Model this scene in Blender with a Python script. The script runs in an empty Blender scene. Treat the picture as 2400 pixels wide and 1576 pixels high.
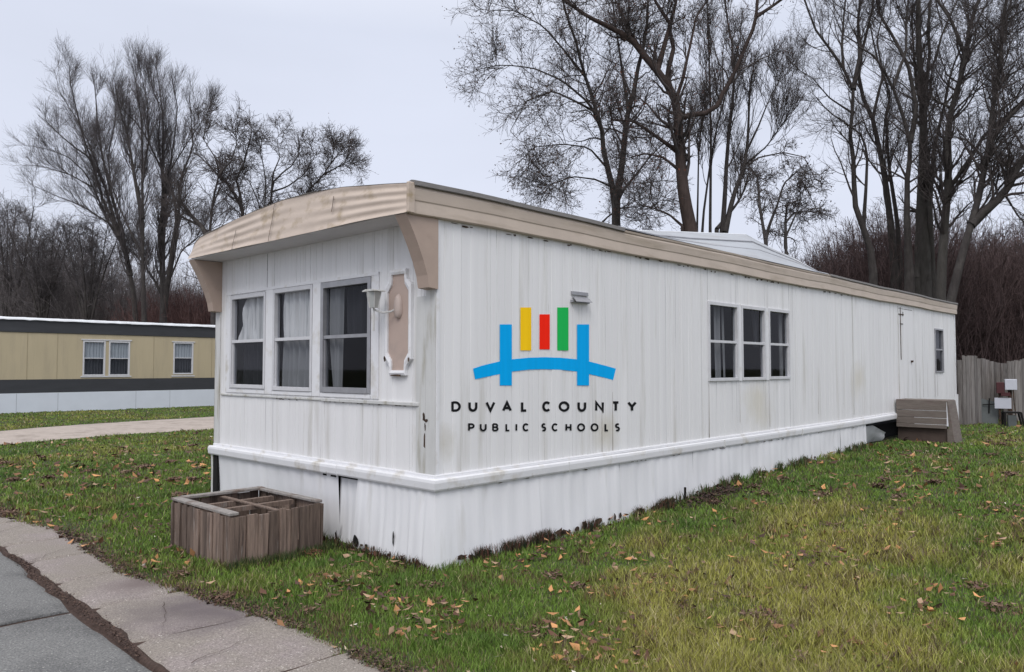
import bpy, bmesh, math, random
import numpy as np
from mathutils import Vector, Matrix
R = math.radians
rng = np.random.default_rng(7); random.seed(7)
scn = bpy.context.scene
# ---------------------------------------------------------------- camera
PITCH = math.atan(74/1800.)
cam_d = bpy.data.cameras.new('camera'); cam = bpy.data.objects.new('camera', cam_d)
scn.collection.objects.link(cam); scn.camera = cam
cam.location = (0, 0, 1.6); cam.rotation_euler = (R(90)+PITCH, 0, 0)
cam_d.sensor_width = 36; cam_d.lens = 27.0; cam_d.clip_start = .05; cam_d.clip_end = 3000
# ---------------------------------------------------------------- sky and sun (overcast)
SUN_EL, SUN_AZ = R(48), R(188)
world = bpy.data.worlds.new('World'); scn.world = world; world.use_nodes = True
wn = world.node_tree.nodes; wl = world.node_tree.links; wn.clear()
def N(nt, t, **kw):
    n = nt.nodes.new(t)
    for k, v in kw.items(): setattr(n, k, v)
    return n
wt = world.node_tree
sky = N(wt, 'ShaderNodeTexSky', sky_type='NISHITA', sun_disc=False, sun_elevation=SUN_EL, sun_rotation=SUN_AZ)
tc = N(wt, 'ShaderNodeTexCoord'); sep = N(wt, 'ShaderNodeSeparateXYZ')
wl.new(tc.outputs['Generated'], sep.inputs[0])
grad = N(wt, 'ShaderNodeValToRGB')          # an overcast deck: paler at the horizon, brighter overhead
cr = grad.color_ramp
cr.elements[0].position = 0.0; cr.elements[0].color = (.66, .68, .78, 1)
cr.elements[1].position = 1.0; cr.elements[1].color = (1.85, 1.84, 1.86, 1)
e = cr.elements.new(.40); e.color = (.655, .69, .80, 1)
wl.new(sep.outputs['Z'], grad.inputs[0])
cn = N(wt, 'ShaderNodeTexNoise'); cn.inputs['Scale'].default_value = 1.7; cn.inputs['Detail'].default_value = 7
mp = N(wt, 'ShaderNodeMapping'); mp.inputs['Scale'].default_value = (1, 1, 2.5)
wl.new(tc.outputs['Generated'], mp.inputs[0]); wl.new(mp.outputs[0], cn.inputs['Vector'])
mr = N(wt, 'ShaderNodeMapRange'); mr.inputs[1].default_value = .3; mr.inputs[2].default_value = .7
mr.inputs[3].default_value = .94; mr.inputs[4].default_value = 1.06
wl.new(cn.outputs['Fac'], mr.inputs[0])
vm = N(wt, 'ShaderNodeVectorMath', operation='SCALE')
wl.new(grad.outputs[0], vm.inputs[0]); wl.new(mr.outputs[0], vm.inputs['Scale'])
bg1 = N(wt, 'ShaderNodeBackground'); bg1.inputs[1].default_value = .95
bg2 = N(wt, 'ShaderNodeBackground'); bg2.inputs[1].default_value = .012
ad = N(wt, 'ShaderNodeAddShader'); wo = N(wt, 'ShaderNodeOutputWorld')
wl.new(vm.outputs[0], bg1.inputs[0]); wl.new(sky.outputs[0], bg2.inputs[0])
wl.new(bg1.outputs[0], ad.inputs[0]); wl.new(bg2.outputs[0], ad.inputs[1]); wl.new(ad.outputs[0], wo.inputs[0])
sd = bpy.data.lights.new('sun', 'SUN'); sd.energy = 1.1; sd.angle = R(25); sd.color = (1, .97, .93)
so = bpy.data.objects.new('sun', sd); scn.collection.objects.link(so)
_sv = Vector((math.sin(SUN_AZ)*math.cos(SUN_EL), math.cos(SUN_AZ)*math.cos(SUN_EL), math.sin(SUN_EL)))
so.rotation_euler = _sv.to_track_quat('Z', 'Y').to_euler()
scn.view_settings.view_transform = 'Standard'; scn.view_settings.look = 'None'
scn.view_settings.exposure = .12; scn.view_settings.gamma = 1
scn.render.film_transparent = False
scn.cycles.max_bounces = 6; scn.cycles.transparent_max_bounces = 8

# ---------------------------------------------------------------- helpers
def link(o, parent=None):
    scn.collection.objects.link(o)
    if parent is not None: o.parent = parent
    return o
def tag(o, label=None, cat=None, group=None, kind=None):
    if label: o['label'] = label
    if cat: o['category'] = cat
    if group: o['group'] = group
    if kind: o['kind'] = kind
    return o
def empty(name, loc=(0, 0, 0), rz=0, parent=None):
    o = bpy.data.objects.new(name, None); o.empty_display_size = .2
    o.location = loc; o.rotation_euler = (0, 0, rz)
    return link(o, parent)
def mesh_np(name, V, F, mat, parent=None, smooth=False, col=None):
    """V (n,3); F (m,k) int array (k = 3 or 4) or a list of such arrays"""
    if not isinstance(F, list): F = [F]
    me = bpy.data.meshes.new(name)
    V = np.asarray(V, dtype=np.float32); me.vertices.add(len(V)); me.vertices.foreach_set('co', V.ravel())
    nl = sum(f.size for f in F); npoly = sum(len(f) for f in F)
    me.loops.add(nl); me.polygons.add(npoly)
    me.loops.foreach_set('vertex_index', np.concatenate([f.ravel() for f in F]).astype(np.int32))
    tot = np.concatenate([np.full(len(f), f.shape[1], np.int32) for f in F])
    st = np.concatenate([[0], np.cumsum(tot)[:-1]]).astype(np.int32)
    me.polygons.foreach_set('loop_start', st)
    if smooth: me.polygons.foreach_set('use_smooth', np.ones(npoly, bool))
    if col is not None:
        a = me.color_attributes.new('Col', 'FLOAT_COLOR', 'POINT')
        c = np.ones((len(V), 4), np.float32); c[:, :3] = col; a.data.foreach_set('color', c.ravel())
    me.update(calc_edges=True); me.validate()
    me.materials.append(mat)
    return link(bpy.data.objects.new(name, me), parent)
class MB:
    """collects convex pieces of one mesh"""
    def __init__(s): s.v = []; s.f = []; s.ch = []
    def add(s, vs, fs):
        b = len(s.v); s.v += [tuple(v) for v in vs]; s.f += [tuple(b+i for i in f) for f in fs]; s.ch.append((vs, fs))
    def each(s, name, mat, parent=None, **k):
        out = []
        for vs, fs in s.ch: q = MB(); q.add(vs, fs); out.append(q.build(name, mat, parent, **k))
        return out
    def box(s, x0, x1, y0, y1, z0, z1):
        s.add([(x0,y0,z0),(x1,y0,z0),(x1,y1,z0),(x0,y1,z0),(x0,y0,z1),(x1,y0,z1),(x1,y1,z1),(x0,y1,z1)],
              [(0,3,2,1),(4,5,6,7),(0,1,5,4),(1,2,6,5),(2,3,7,6),(3,0,4,7)])
    def hexa(s, vs): s.add(vs, [(0,3,2,1),(4,5,6,7),(0,1,5,4),(1,2,6,5),(2,3,7,6),(3,0,4,7)])
    def obox(s, c, size, rot=(0,0,0)):
        from mathutils import Euler
        m = Euler(rot).to_matrix(); hx, hy, hz = [k/2 for k in size]
        vs = [Vector(c)+m@Vector(p) for p in [(-hx,-hy,-hz),(hx,-hy,-hz),(hx,hy,-hz),(-hx,hy,-hz),(-hx,-hy,hz),(hx,-hy,hz),(hx,hy,hz),(-hx,hy,hz)]]
        s.hexa(vs)
    def prism(s, poly, ax, a, b):
        """extrude a 2-D polygon along axis ax from a to b"""
        n = len(poly)
        def P(p, t): q = list(p); q.insert(ax, t); return q
        s.add([P(p, a) for p in poly]+[P(p, b) for p in poly],
              [tuple(range(n)), tuple(range(2*n-1, n-1, -1))]+[(i, (i+1) % n, n+(i+1) % n, n+i) for i in range(n)])
    def tube(s, pts, r, n=8, r2=None):
        pts = [Vector(p) for p in pts]; rings = []
        for i, p in enumerate(pts):
            d = (pts[min(i+1, len(pts)-1)]-pts[max(i-1, 0)]).normalized()
            u = d.orthogonal().normalized() if i == 0 else (u-d*u.dot(d)).normalized()
            w = d.cross(u); rr = r if r2 is None else r+(r2-r)*i/(len(pts)-1)
            rings.append([p+u*rr*math.cos(2*math.pi*k/n)+w*rr*math.sin(2*math.pi*k/n) for k in range(n)])
        vs = [v for g in rings for v in g]; fs = []
        for i in range(len(rings)-1):
            for k in range(n): fs.append((i*n+k, i*n+(k+1) % n, (i+1)*n+(k+1) % n, (i+1)*n+k))
        fs += [tuple(range(n))[::-1], tuple(range((len(rings)-1)*n, len(rings)*n))]
        s.add(vs, fs)
    def build(s, name, mat, parent=None, bevel=0, smooth=False):
        me = bpy.data.meshes.new(name); me.from_pydata([tuple(v) for v in s.v], [], s.f)
        bm = bmesh.new(); bm.from_mesh(me); bmesh.ops.recalc_face_normals(bm, faces=bm.faces)
        if bevel: bmesh.ops.bevel(bm, geom=bm.edges[:], offset=bevel, segments=1, affect='EDGES', clamp_overlap=True)
        bm.to_mesh(me); bm.free()
        if smooth: me.polygons.foreach_set('use_smooth', [True]*len(me.polygons))
        me.materials.append(mat)
        return link(bpy.data.objects.new(name, me), parent)

# ---------------------------------------------------------------- materials
def mat(name, base, rough=.7, var=.12, scale=6., stretch=(1, 1, 1), col2=None, c2=(.5, .65), c2scale=2., c2stretch=(1, 1, 1),
        bump=0., bscale=60., spec=.3, attr=False, metal=0., col3=None, c3=(.6, .7), c3scale=.7, c3stretch=(1,1,1), bstretch=(1,1,1), island=0., spot=None):
    m = bpy.data.materials.new(name); m.use_nodes = True; nt = m.node_tree; L = nt.links
    b = nt.nodes['Principled BSDF']; b.inputs['Roughness'].default_value = rough; b.inputs['Metallic'].default_value = metal
    b.inputs['Specular IOR Level'].default_value = spec
    tcn = N(nt, 'ShaderNodeTexCoord')
    def noise(sc, st, det=6):
        mpn = N(nt, 'ShaderNodeMapping'); mpn.inputs['Scale'].default_value = st
        L.new(tcn.outputs['Object'], mpn.inputs[0])
        nn = N(nt, 'ShaderNodeTexNoise'); nn.inputs['Scale'].default_value = sc; nn.inputs['Detail'].default_value = det
        nn.inputs['Roughness'].default_value = .6
        L.new(mpn.outputs[0], nn.inputs['Vector']); return nn.outputs['Fac']
    if attr:
        a = N(nt, 'ShaderNodeVertexColor', layer_name='Col'); cur = a.outputs[0]
    else:
        rg = N(nt, 'ShaderNodeRGB'); rg.outputs[0].default_value = (*base, 1); cur = rg.outputs[0]
    for cc, rr, sc, st in ((col2, c2, c2scale, c2stretch), (col3, c3, c3scale, c3stretch)):
        if cc is None: continue
        f = noise(sc, st); ra = N(nt, 'ShaderNodeMapRange'); ra.inputs[1].default_value = rr[0]; ra.inputs[2].default_value = rr[1]
        L.new(f, ra.inputs[0]); mx = N(nt, 'ShaderNodeMix', data_type='RGBA')
        L.new(ra.outputs[0], mx.inputs[0]); L.new(cur, mx.inputs[6]); mx.inputs[7].default_value = (*cc, 1); cur = mx.outputs[2]
    if var:
        f = noise(scale, stretch); ra = N(nt, 'ShaderNodeMapRange'); ra.inputs[1].default_value = .25; ra.inputs[2].default_value = .75
        ra.inputs[3].default_value = 1-var; ra.inputs[4].default_value = 1+var
        L.new(f, ra.inputs[0]); vmn = N(nt, 'ShaderNodeVectorMath', operation='SCALE')
        L.new(cur, vmn.inputs[0]); L.new(ra.outputs[0], vmn.inputs['Scale']); cur = vmn.outputs[0]
    if island:
        gi = N(nt, 'ShaderNodeNewGeometry'); ra = N(nt, 'ShaderNodeMapRange'); ra.inputs[3].default_value = 1-island; ra.inputs[4].default_value = 1+island
        L.new(gi.outputs['Random Per Island'], ra.inputs[0]); vmn = N(nt, 'ShaderNodeVectorMath', operation='SCALE')
        L.new(cur, vmn.inputs[0]); L.new(ra.outputs[0], vmn.inputs['Scale']); cur = vmn.outputs[0]
    if spot:                                   # an old stain at one place: (centre, radius, colour)
        for ce, rad_, cc in spot:
            vd = N(nt, 'ShaderNodeVectorMath', operation='DISTANCE'); L.new(tcn.outputs['Object'], vd.inputs[0]); vd.inputs[1].default_value = ce
            f = noise(2.6, (1, 1, 1)); ma = N(nt, 'ShaderNodeMath', operation='MULTIPLY_ADD'); L.new(f, ma.inputs[0]); ma.inputs[1].default_value = rad_*1.6; L.new(vd.outputs['Value'], ma.inputs[2])
            ra = N(nt, 'ShaderNodeMapRange'); ra.inputs[1].default_value = rad_*1.9; ra.inputs[2].default_value = rad_*1.0; ra.inputs[3].default_value = 0; ra.inputs[4].default_value = .85
            L.new(ma.outputs[0], ra.inputs[0]); mx = N(nt, 'ShaderNodeMix', data_type='RGBA'); L.new(ra.outputs[0], mx.inputs[0]); L.new(cur, mx.inputs[6]); mx.inputs[7].default_value = (*cc, 1); cur = mx.outputs[2]
    L.new(cur, b.inputs['Base Color'])
    if bump:
        f = noise(bscale, bstretch, 4); bn = N(nt, 'ShaderNodeBump'); bn.inputs['Strength'].default_value = 1
        bn.inputs['Distance'].default_value = bump; L.new(f, bn.inputs['Height']); L.new(bn.outputs[0], b.inputs['Normal'])
    return m
WH = (.76, .755, .76)
M = {}
M['siding'] = mat('painted_siding', WH, .45, .05, 2.2, (4, 4, .12), island=.018, spot=[((5.6, 0, 1.1), .42, (.66, .63, .56)), ((2.25, 0, .95), .22, (.60, .57, .50)), ((9.3, 0, 1.4), .35, (.66, .63, .57)), ((.1, .12, 1.0), .2, (.50, .47, .40))], col2=(.56, .545, .515), c2=(.55, .76), c2scale=1.6, c2stretch=(4, 4, .3),
                  col3=(.36, .32, .25), c3=(.66, .80), c3scale=2.2, c3stretch=(9, 9, .5), bump=.0015, bscale=3, bstretch=(1.5, 1.5, .5))
M['skirt'] = mat('skirt_panel_paint', (.77, .77, .79), .5, .05, 2, (3, 3, .4), col2=(.58, .57, .56), c2=(.58, .8), c2scale=1.5, c2stretch=(4, 4, .5),
                 col3=(.30, .27, .22), c3=(.74, .86), c3scale=3, c3stretch=(3, 3, 1), bump=.006, bscale=1.6, bstretch=(2, 2, .3))
M['trim'] = mat('white_trim_paint', (.74, .74, .76), .5, .05, 4, col2=(.52, .49, .44), c2=(.54, .72), c2scale=4, col3=(.36, .32, .27), c3=(.68, .78), c3scale=9, bump=.003, bscale=5)
M['trim_dirty'] = mat('grimy_white_trim', (.58, .58, .57), .5, .08, 5, (2, 2, .5), col2=(.36, .34, .28), c2=(.52, .72), c2scale=3, c2stretch=(4, 4, .6))
M['beige'] = mat('beige_fascia_paint', (.53, .44, .37), .5, .08, 4, (1, 1, 3), col2=(.36, .28, .19), c2=(.54, .70), c2scale=2.2, c2stretch=(2, 2, 3),
                 col3=(.24, .15, .07), c3=(.68, .8), c3scale=3.3, c3stretch=(1, 1, 6), bump=.002, bscale=9)
M['beige_side'] = mat('beige_side_fascia', (.53, .445, .375), .5, .07, 3, col2=(.40, .33, .26), c2=(.5, .7), c2scale=1.2, c2stretch=(1, 1, 8), bump=.002, bscale=9)
M['brown_paint'] = mat('tan_bracket_paint', (.42, .325, .27), .55, .08, 5, col2=(.30, .22, .17), c2=(.6, .8), c2scale=3)
M['soffit'] = mat('soffit_paint', (.60, .58, .58), .6, .06, 4)
M['gray_edge'] = mat('weathered_roof_edge', (.19, .18, .175), .7, .25, 14, (.6, 6, 6), bump=.003, bscale=30)
M['roof'] = mat('white_roof_metal', (.68, .70, .73), .35, .06, 3, (.4, 4, 1), col2=(.46, .46, .47), c2=(.55, .75), c2scale=2, c2stretch=(.6, 5, 1))
M['roof_grey'] = mat('greyed_roof_metal', (.38, .40, .43), .45, .08, 3, (.4, 4, 1), col2=(.33, .33, .34), c2=(.5, .7), c2scale=2, c2stretch=(.5, 6, 1))
M['alu'] = mat('aluminium_frame', (.33, .33, .35), .4, .15, 9, spec=.5, metal=.35)
M['alu_white'] = mat('white_window_frame', (.60, .60, .62), .4, .08, 8)
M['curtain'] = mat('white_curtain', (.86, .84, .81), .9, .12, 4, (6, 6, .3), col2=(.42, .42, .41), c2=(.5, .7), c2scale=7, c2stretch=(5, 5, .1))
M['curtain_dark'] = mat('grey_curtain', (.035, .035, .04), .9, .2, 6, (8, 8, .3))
M['room'] = mat('dark_room', (.014, .014, .018), .9, .2, 3)  # near-black colour stands in for the unlit interior behind the windows
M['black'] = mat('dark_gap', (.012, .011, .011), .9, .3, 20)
M['rust'] = mat('rusty_metal', (.10, .06, .04), .8, .4, 30, col2=(.03, .02, .015), c2=(.4, .6), c2scale=20)
M['wood'] = mat('weathered_wood', (.185, .135, .108), .85, .3, 5, island=.4, stretch=(14, 14, 1), col2=(.085, .062, .052), c2=(.45, .7), c2scale=3, c2stretch=(10, 10, .8),
                col3=(.25, .22, .20), c3=(.6, .72), c3scale=4, c3stretch=(8, 8, 1), bump=.004, bscale=14, bstretch=(10, 10, 1))
M['wood_top'] = mat('grey_wood_rim', (.27, .25, .235), .85, .25, 10, (3, 3, 3), col2=(.16, .12, .10), c2=(.5, .7), c2scale=6, bump=.003, bscale=40)
M['wood_step'] = mat('brown_step_boards', (.175, .148, .130), .8, .2, 6, (1, 1, 10), col2=(.15, .115, .105), c2=(.5, .7), c2scale=2, c2stretch=(2, 2, 10), bump=.003, bscale=10, bstretch=(2, 2, 12))
M['wood_red'] = mat('red_brown_riser', (.085, .062, .052), .85, .2, 5, bump=.002, bscale=20)
M['fence_wood'] = mat('grey_fence_wood', (.20, .185, .175), .85, .25, 5, (14, 14, .8), island=.3, col2=(.10, .085, .078), c2=(.45, .65), c2scale=3, c2stretch=(12, 12, .6), bump=.005, bscale=12, bstretch=(9, 9, .8))
M['bark'] = mat('dark_bark', (.052, .045, .043), .9, .35, 4, (3, 3, .8), col2=(.075, .068, .062), c2=(.5, .7), c2scale=3, bump=.02, bscale=12, bstretch=(3, 3, .6))
M['bark_grey'] = mat('grey_bark', (.075, .068, .062), .9, .3, 4, (3, 3, .8), bump=.02, bscale=12, bstretch=(3, 3, .6))
M['bark_red'] = mat('reddish_bark', (.060, .043, .038), .9, .35, 4, (3, 3, .8), bump=.02, bscale=12, bstretch=(3, 3, .6))
M['twig'] = mat('twig_bark', (.072, .060, .058), .9, .3, 2)
M['twig_far'] = mat('grey_twig_bark', (.095, .084, .086), .9, .3, 2)
M['brush'] = mat('brush_stems', (.075, .048, .046), .9, attr=True, var=.2, scale=1)
M['dead_leaf'] = mat('dry_leaves', (.11, .055, .035), .85, attr=True, var=.2, scale=8)
M['grass'] = mat('grass_blades', (.06, .1, .03), .6, attr=True, var=.12, scale=3, spec=.25)
M['tan'] = mat('tan_siding', (.47, .40, .27), .55, .05, 2, (1, 1, .3), col2=(.40, .34, .24), c2=(.5, .8), c2scale=1.2, c2stretch=(3, 3, .4))
M['charcoal'] = mat('charcoal_band', (.048, .05, .056), .5, .15, 2, (.5, .5, 3))
M['white_skirt2'] = mat('pale_skirting', (.66, .70, .76), .5, .04, 2)
M['blind'] = mat('pale_blind', (.52, .55, .57), .8, .06, 3, (.5, .5, 12))
M['screen'] = mat('dark_window_screen', (.075, .078, .088), .6, .12, 3)
M['white_plastic'] = mat('white_enamel', (.55, .56, .62), .4, .06, 6)
M['red_box'] = mat('dark_red_metal', (.075, .025, .028), .5, .2, 8)
M['green_grey'] = mat('grey_green_panel', (.10, .11, .11), .7, .2, 4)
M['paint_blue'] = mat('blue_sign_paint', (.0, .40, .88), .6, .07, 2, (14, 14, .4), spec=.08, bump=.002, bscale=2, bstretch=(9, 9, .3))
M['paint_yellow'] = mat('yellow_sign_paint', (1.0, .62, .01), .6, .07, 2, (14, 14, .4), spec=.08, bump=.002, bscale=2, bstretch=(9, 9, .3))
M['paint_red'] = mat('red_sign_paint', (1.0, .022, .006), .6, .07, 2, (14, 14, .4), spec=.08, bump=.002, bscale=2, bstretch=(9, 9, .3))
M['paint_green'] = mat('green_sign_paint', (.015, .48, .095), .6, .07, 2, (14, 14, .4), spec=.08, bump=.002, bscale=2, bstretch=(9, 9, .3))
M['paint_black'] = mat('black_sign_paint', (.012, .012, .014), .6, .03, 3, spec=.08)
M['lamp_glass'] = mat('frosted_lamp_glass', (.42, .43, .42), .25, .15, 12, spec=.5)
def glass_mat():
    m = bpy.data.materials.new('window_glass'); m.use_nodes = True; nt = m.node_tree; nt.nodes.clear()
    o = N(nt, 'ShaderNodeOutputMaterial'); mx = N(nt, 'ShaderNodeMixShader'); t = N(nt, 'ShaderNodeBsdfTransparent')
    g = N(nt, 'ShaderNodeBsdfGlossy'); lw_ = N(nt, 'ShaderNodeLayerWeight'); pw = N(nt, 'ShaderNodeMath', operation='POWER'); fr = N(nt, 'ShaderNodeMath', operation='MULTIPLY_ADD')
    t.inputs[0].default_value = (.72, .74, .77, 1); g.inputs['Roughness'].default_value = .03; g.inputs[0].default_value = (.8, .8, .85, 1)
    nt.links.new(lw_.outputs['Facing'], pw.inputs[0]); pw.inputs[1].default_value = 4.; nt.links.new(pw.outputs[0], fr.inputs[0]); fr.inputs[1].default_value = .30; fr.inputs[2].default_value = .022
    nt.links.new(fr.outputs[0], mx.inputs[0]); nt.links.new(t.outputs[0], mx.inputs[1]); nt.links.new(g.outputs[0], mx.inputs[2]); nt.links.new(mx.outputs[0], o.inputs[0])
    return m
M['glass'] = glass_mat()

# ---------------------------------------------------------------- site layout
HOME = np.array([-.6055, 6.1264, 0.]); HANG = R(46.5)            # near corner of the home, direction of its long side
EX = np.array([math.cos(HANG), math.sin(HANG), 0.]); EY = np.array([-math.sin(HANG), math.cos(HANG), 0.])
RO = np.array([-2.53, 5.69]); RD = np.array([-.70, .714]); RD = RD/np.linalg.norm(RD); RN = np.array([-.714, -.70]); RN = RN/np.linalg.norm(RN)
def sstep(a, b, x): t = np.clip((x-a)/(b-a), 0, 1); return t*t*(3-2*t)
def to_home(x, y):
    dx, dy = x-HOME[0], y-HOME[1]; return dx*EX[0]+dy*EX[1], dx*EY[0]+dy*EY[1]
def to_road(x, y):
    dx, dy = x-RO[0], y-RO[1]; return dx*RD[0]+dy*RD[1], dx*RN[0]+dy*RN[1]
_perm = rng.random((256, 256))
def vnoise(x, y, s=1., seed=0):
    x = np.asarray(x, float)*s+seed*17.3; y = np.asarray(y, float)*s+seed*31.7
    xi = np.floor(x).astype(int); yi = np.floor(y).astype(int); fx = x-xi; fy = y-yi
    fx = fx*fx*(3-2*fx); fy = fy*fy*(3-2*fy); p = lambda a, b: _perm[a % 256, b % 256]
    return (p(xi, yi)*(1-fx)+p(xi+1, yi)*fx)*(1-fy)+(p(xi, yi+1)*(1-fx)+p(xi+1, yi+1)*fx)*fy
def fnoise(x, y, s=1., seed=0): return .55*vnoise(x, y, s, seed)+.3*vnoise(x, y, s*2.1, seed+1)+.15*vnoise(x, y, s*4.3, seed+2)
def edge_t(s):                                                    # where the lawn stops, across the road line
    return np.interp(s, [-6, -2.4, -1.2, -.6, 0, .6, 1.7, 2.8, 3.4, 4.1, 8, 30], [-.35, -.24, -.20, -.06, 0, .11, .09, .05, .17, .26, .5, 1.2])
def height(x, y):
    x = np.asarray(x, float); y = np.asarray(y, float)
    lx, ly = to_home(x, y); s, t = to_road(x, y)
    rise = np.interp(lx, [-2, 0, 1.5, 3, 4.5, 5.3, 8, 9.6, 15.4, 90], [0, 0, .015, .04, .13, .17, .22, .24, .30, .30])
    h = .012+rise*sstep(6.5, 2.5, ly)
    h = h+(fnoise(x, y, 1.4, 3)-.5)*.035*sstep(.25, 1.2, np.abs(ly)+np.where((lx < -.2), 1, 0))
    k = t-edge_t(s); return h*sstep(.0, -.25, k)-.05*sstep(-.04, .10, k)
# ---------------------------------------------------------------- ground
def grid_mesh(name, xs, ys, mat_, zf):
    X, Y = np.meshgrid(xs, ys); Z = zf(X, Y); n, m = X.shape
    V = np.stack([X, Y, Z], -1).reshape(-1, 3); i = np.arange(n*m).reshape(n, m)
    F = np.stack([i[:-1, :-1], i[:-1, 1:], i[1:, 1:], i[1:, :-1]], -1).reshape(-1, 4)
    return mesh_np(name, V, F, mat_, smooth=True)
def axis(a, b, fa, fb, st):
    core = np.arange(fa, fb+1e-6, st)
    lo = fa-np.cumsum(np.geomspace(st, 120, 28)); hi = fb+np.cumsum(np.geomspace(st, 120, 28))
    return np.concatenate([lo[::-1], core, hi])
M['soil'] = mat('lawn_soil', (.050, .062, .028), .95, .3, 3, col2=(.10, .085, .05), c2=(.5, .66), c2scale=1.1, col3=(.055, .04, .03), c3=(.58, .66), c3scale=2.6, bump=.02, bscale=30)
g = grid_mesh('lawn', axis(0, 0, -14, 18, .12), axis(0, 0, 1.5, 26, .12), M['soil'], height); tag(g, kind='structure')
# road, gutter slabs, dirt in the joint
M['asphalt'] = mat('old_asphalt', (.165, .165, .163), .9, .6, 85, col2=(.12, .12, .12), c2=(.45, .6), c2scale=1.3, col3=(.36, .35, .33), c3=(.60, .68), c3scale=70, bump=.006, bscale=130)
M['concrete'] = mat('gutter_concrete', (.235, .207, .183), .9, .5, 95, spot=[((-2.05, 5.15, 0), .55, (.115, .095, .10)), ((-2.75, 5.75, 0), .3, (.15, .12, .115))], col2=(.25, .215, .205), c2=(.48, .62), c2scale=1.5, col3=(.50, .47, .43), c3=(.60, .68), c3scale=75, bump=.006, bscale=120)
M['dirt'] = mat('dark_joint_dirt', (.065, .042, .034), .95, .4, 40, bump=.02, bscale=50)
M['gravel'] = mat('pale_gravel_drive', (.36, .31, .275), .95, .2, 9, col2=(.27, .23, .20), c2=(.5, .65), c2scale=1.5, c2stretch=(1, 1, 1), bump=.01, bscale=30)
def rp(s, t, z=0.): return (RO[0]+RD[0]*s+RN[0]*t, RO[1]+RD[1]*s+RN[1]*t, z)
def strip(name, ss, tf0, tf1, nt, zf, mat_, kind='structure', parent=None):
    S = np.repeat(ss[:, None], nt, 1); u = np.linspace(0, 1, nt)[None, :]
    T = tf0(ss)[:, None]*(1-u)+tf1(ss)[:, None]*u
    X = RO[0]+RD[0]*S+RN[0]*T; Y = RO[1]+RD[1]*S+RN[1]*T; Z = zf(S, T, u+0*S); n, m = S.shape
    i = np.arange(n*m).reshape(n, m); F = np.stack([i[:-1, :-1], i[:-1, 1:], i[1:, 1:], i[1:, :-1]], -1).reshape(-1, 4)
    o = mesh_np(name, np.stack([X, Y, Z], -1).reshape(-1, 3), F, mat_, smooth=True, parent=parent)
    if kind: tag(o, kind=kind)
    return o
SS = np.concatenate([np.linspace(-14, -5, 40), np.arange(-4.97, 7, .035), np.linspace(7.1, 60, 60)])
joint = lambda s: .60+.05*(vnoise(s, 0*s, .9, 5)-.5)+.03*(vnoise(s, 0*s, 5, 6)-.5)
strip('road_base', SS, lambda s: edge_t(s)-.1, lambda s: 0*s+12, 8, lambda S, T, u: 0*S-.022, M['dirt'])
# gutter slabs with real gaps at the joints
gm_v = []; gm_f = []; base = 0
cuts = [-13, -9.5, -6.2, -3.6, -2.0, -1.02, -.14, .72, 1.55, 2.37, 3.6, 5.2, 7.5, 11, 16, 25, 60]
rj = np.random.default_rng(3)
for a, b in zip(cuts[:-1], cuts[1:]):
    z0 = -.004+rj.uniform(-.004, .004); tl = rj.uniform(-.004, .004); n = max(6, int(min((b-a)/.03, 160))); m = 10
    sk = rj.uniform(-.02, .02)
    for j in range(n):
        s = a+.010+(b-a-.020)*j/(n-1)
        for k in range(m):
            u = k/(m-1); t0 = edge_t(s)-.12; t1 = float(joint(np.array([s]))[0])-.03-.03*max(0, float(vnoise(s, 0, 6, 9))-.45)*float(sstep(2.0, .2, np.array(s)))*2
            if u > .999: t1 += .0
            t = t0+(t1-t0)*u; ss = s+.012*math.sin(t*9+a)+sk*(t-.2)
            z = z0+tl*(s-a)-(.022 if k in (0, m-1) else 0)-(.02 if j in (0, n-1) else 0)
            gm_v.append(rp(ss, t, z))
    for j in range(n-1):
        for k in range(m-1):
            q = base+j*m+k; gm_f.append((q, q+1, q+m+1, q+m))
    base += n*m
tag(mesh_np('gutter', gm_v, np.array(gm_f), M['concrete']), kind='structure')
# asphalt slabs
gm_v = []; gm_f = []; base = 0
for a, b in ((-14, -.16), (-.13, 60)):
    n = 120; m = 14
    for j in range(n):
        s = a+(b-a)*j/(n-1)
        if a < -1: s = -14+(b-a)*(j/(n-1))**.55
        else: s = a+(b-a)*(j/(n-1))**2.2
        for k in range(m):
            u = k/(m-1); t1 = float(joint(np.array([s]))[0])+.02+.06*float(sstep(1.9, .3, np.array(s)))*float(sstep(-1.6, -.6, np.array(s)))*float(vnoise(s, 0, 1.8, 11))
            t = t1+(12-t1)*u**2; z = -.002-(.018 if k == 0 or (j == n-1 and a < -1) or (j == 0 and a > -1) else 0)
            gm_v.append(rp(s+.05*math.sin(2.2*t)*min(1, t), t, z))
    for j in range(n-1):
        for k in range(m-1):
            q = base+j*m+k; gm_f.append((q, q+1, q+m+1, q+m))
    base += n*m
tag(mesh_np('asphalt_road', gm_v, np.array(gm_f), M['asphalt']), kind='structure')
# raised ridge of dirt in the joint
def dw(s): return .008+.030*sstep(2.1, 1.0, s)*sstep(-1.25, -.75, s)*(.35+vnoise(s, 0*s, 2.3, 12))
strip('joint_dirt', np.arange(-5, 5, .02), lambda s: joint(s)-.02-dw(s)*1.1+.02*(vnoise(s, 0*s, 9, 2)-.5), lambda s: joint(s)+.01+dw(s)+.02*(vnoise(s, 0*s, 9, 4)-.5), 9,
      lambda S, T, u: -.024+.030*np.sin(np.pi*u)**.6+.010*(vnoise(S, T, 22, 3)-.5)*np.sin(np.pi*u), M['dirt'])
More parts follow.
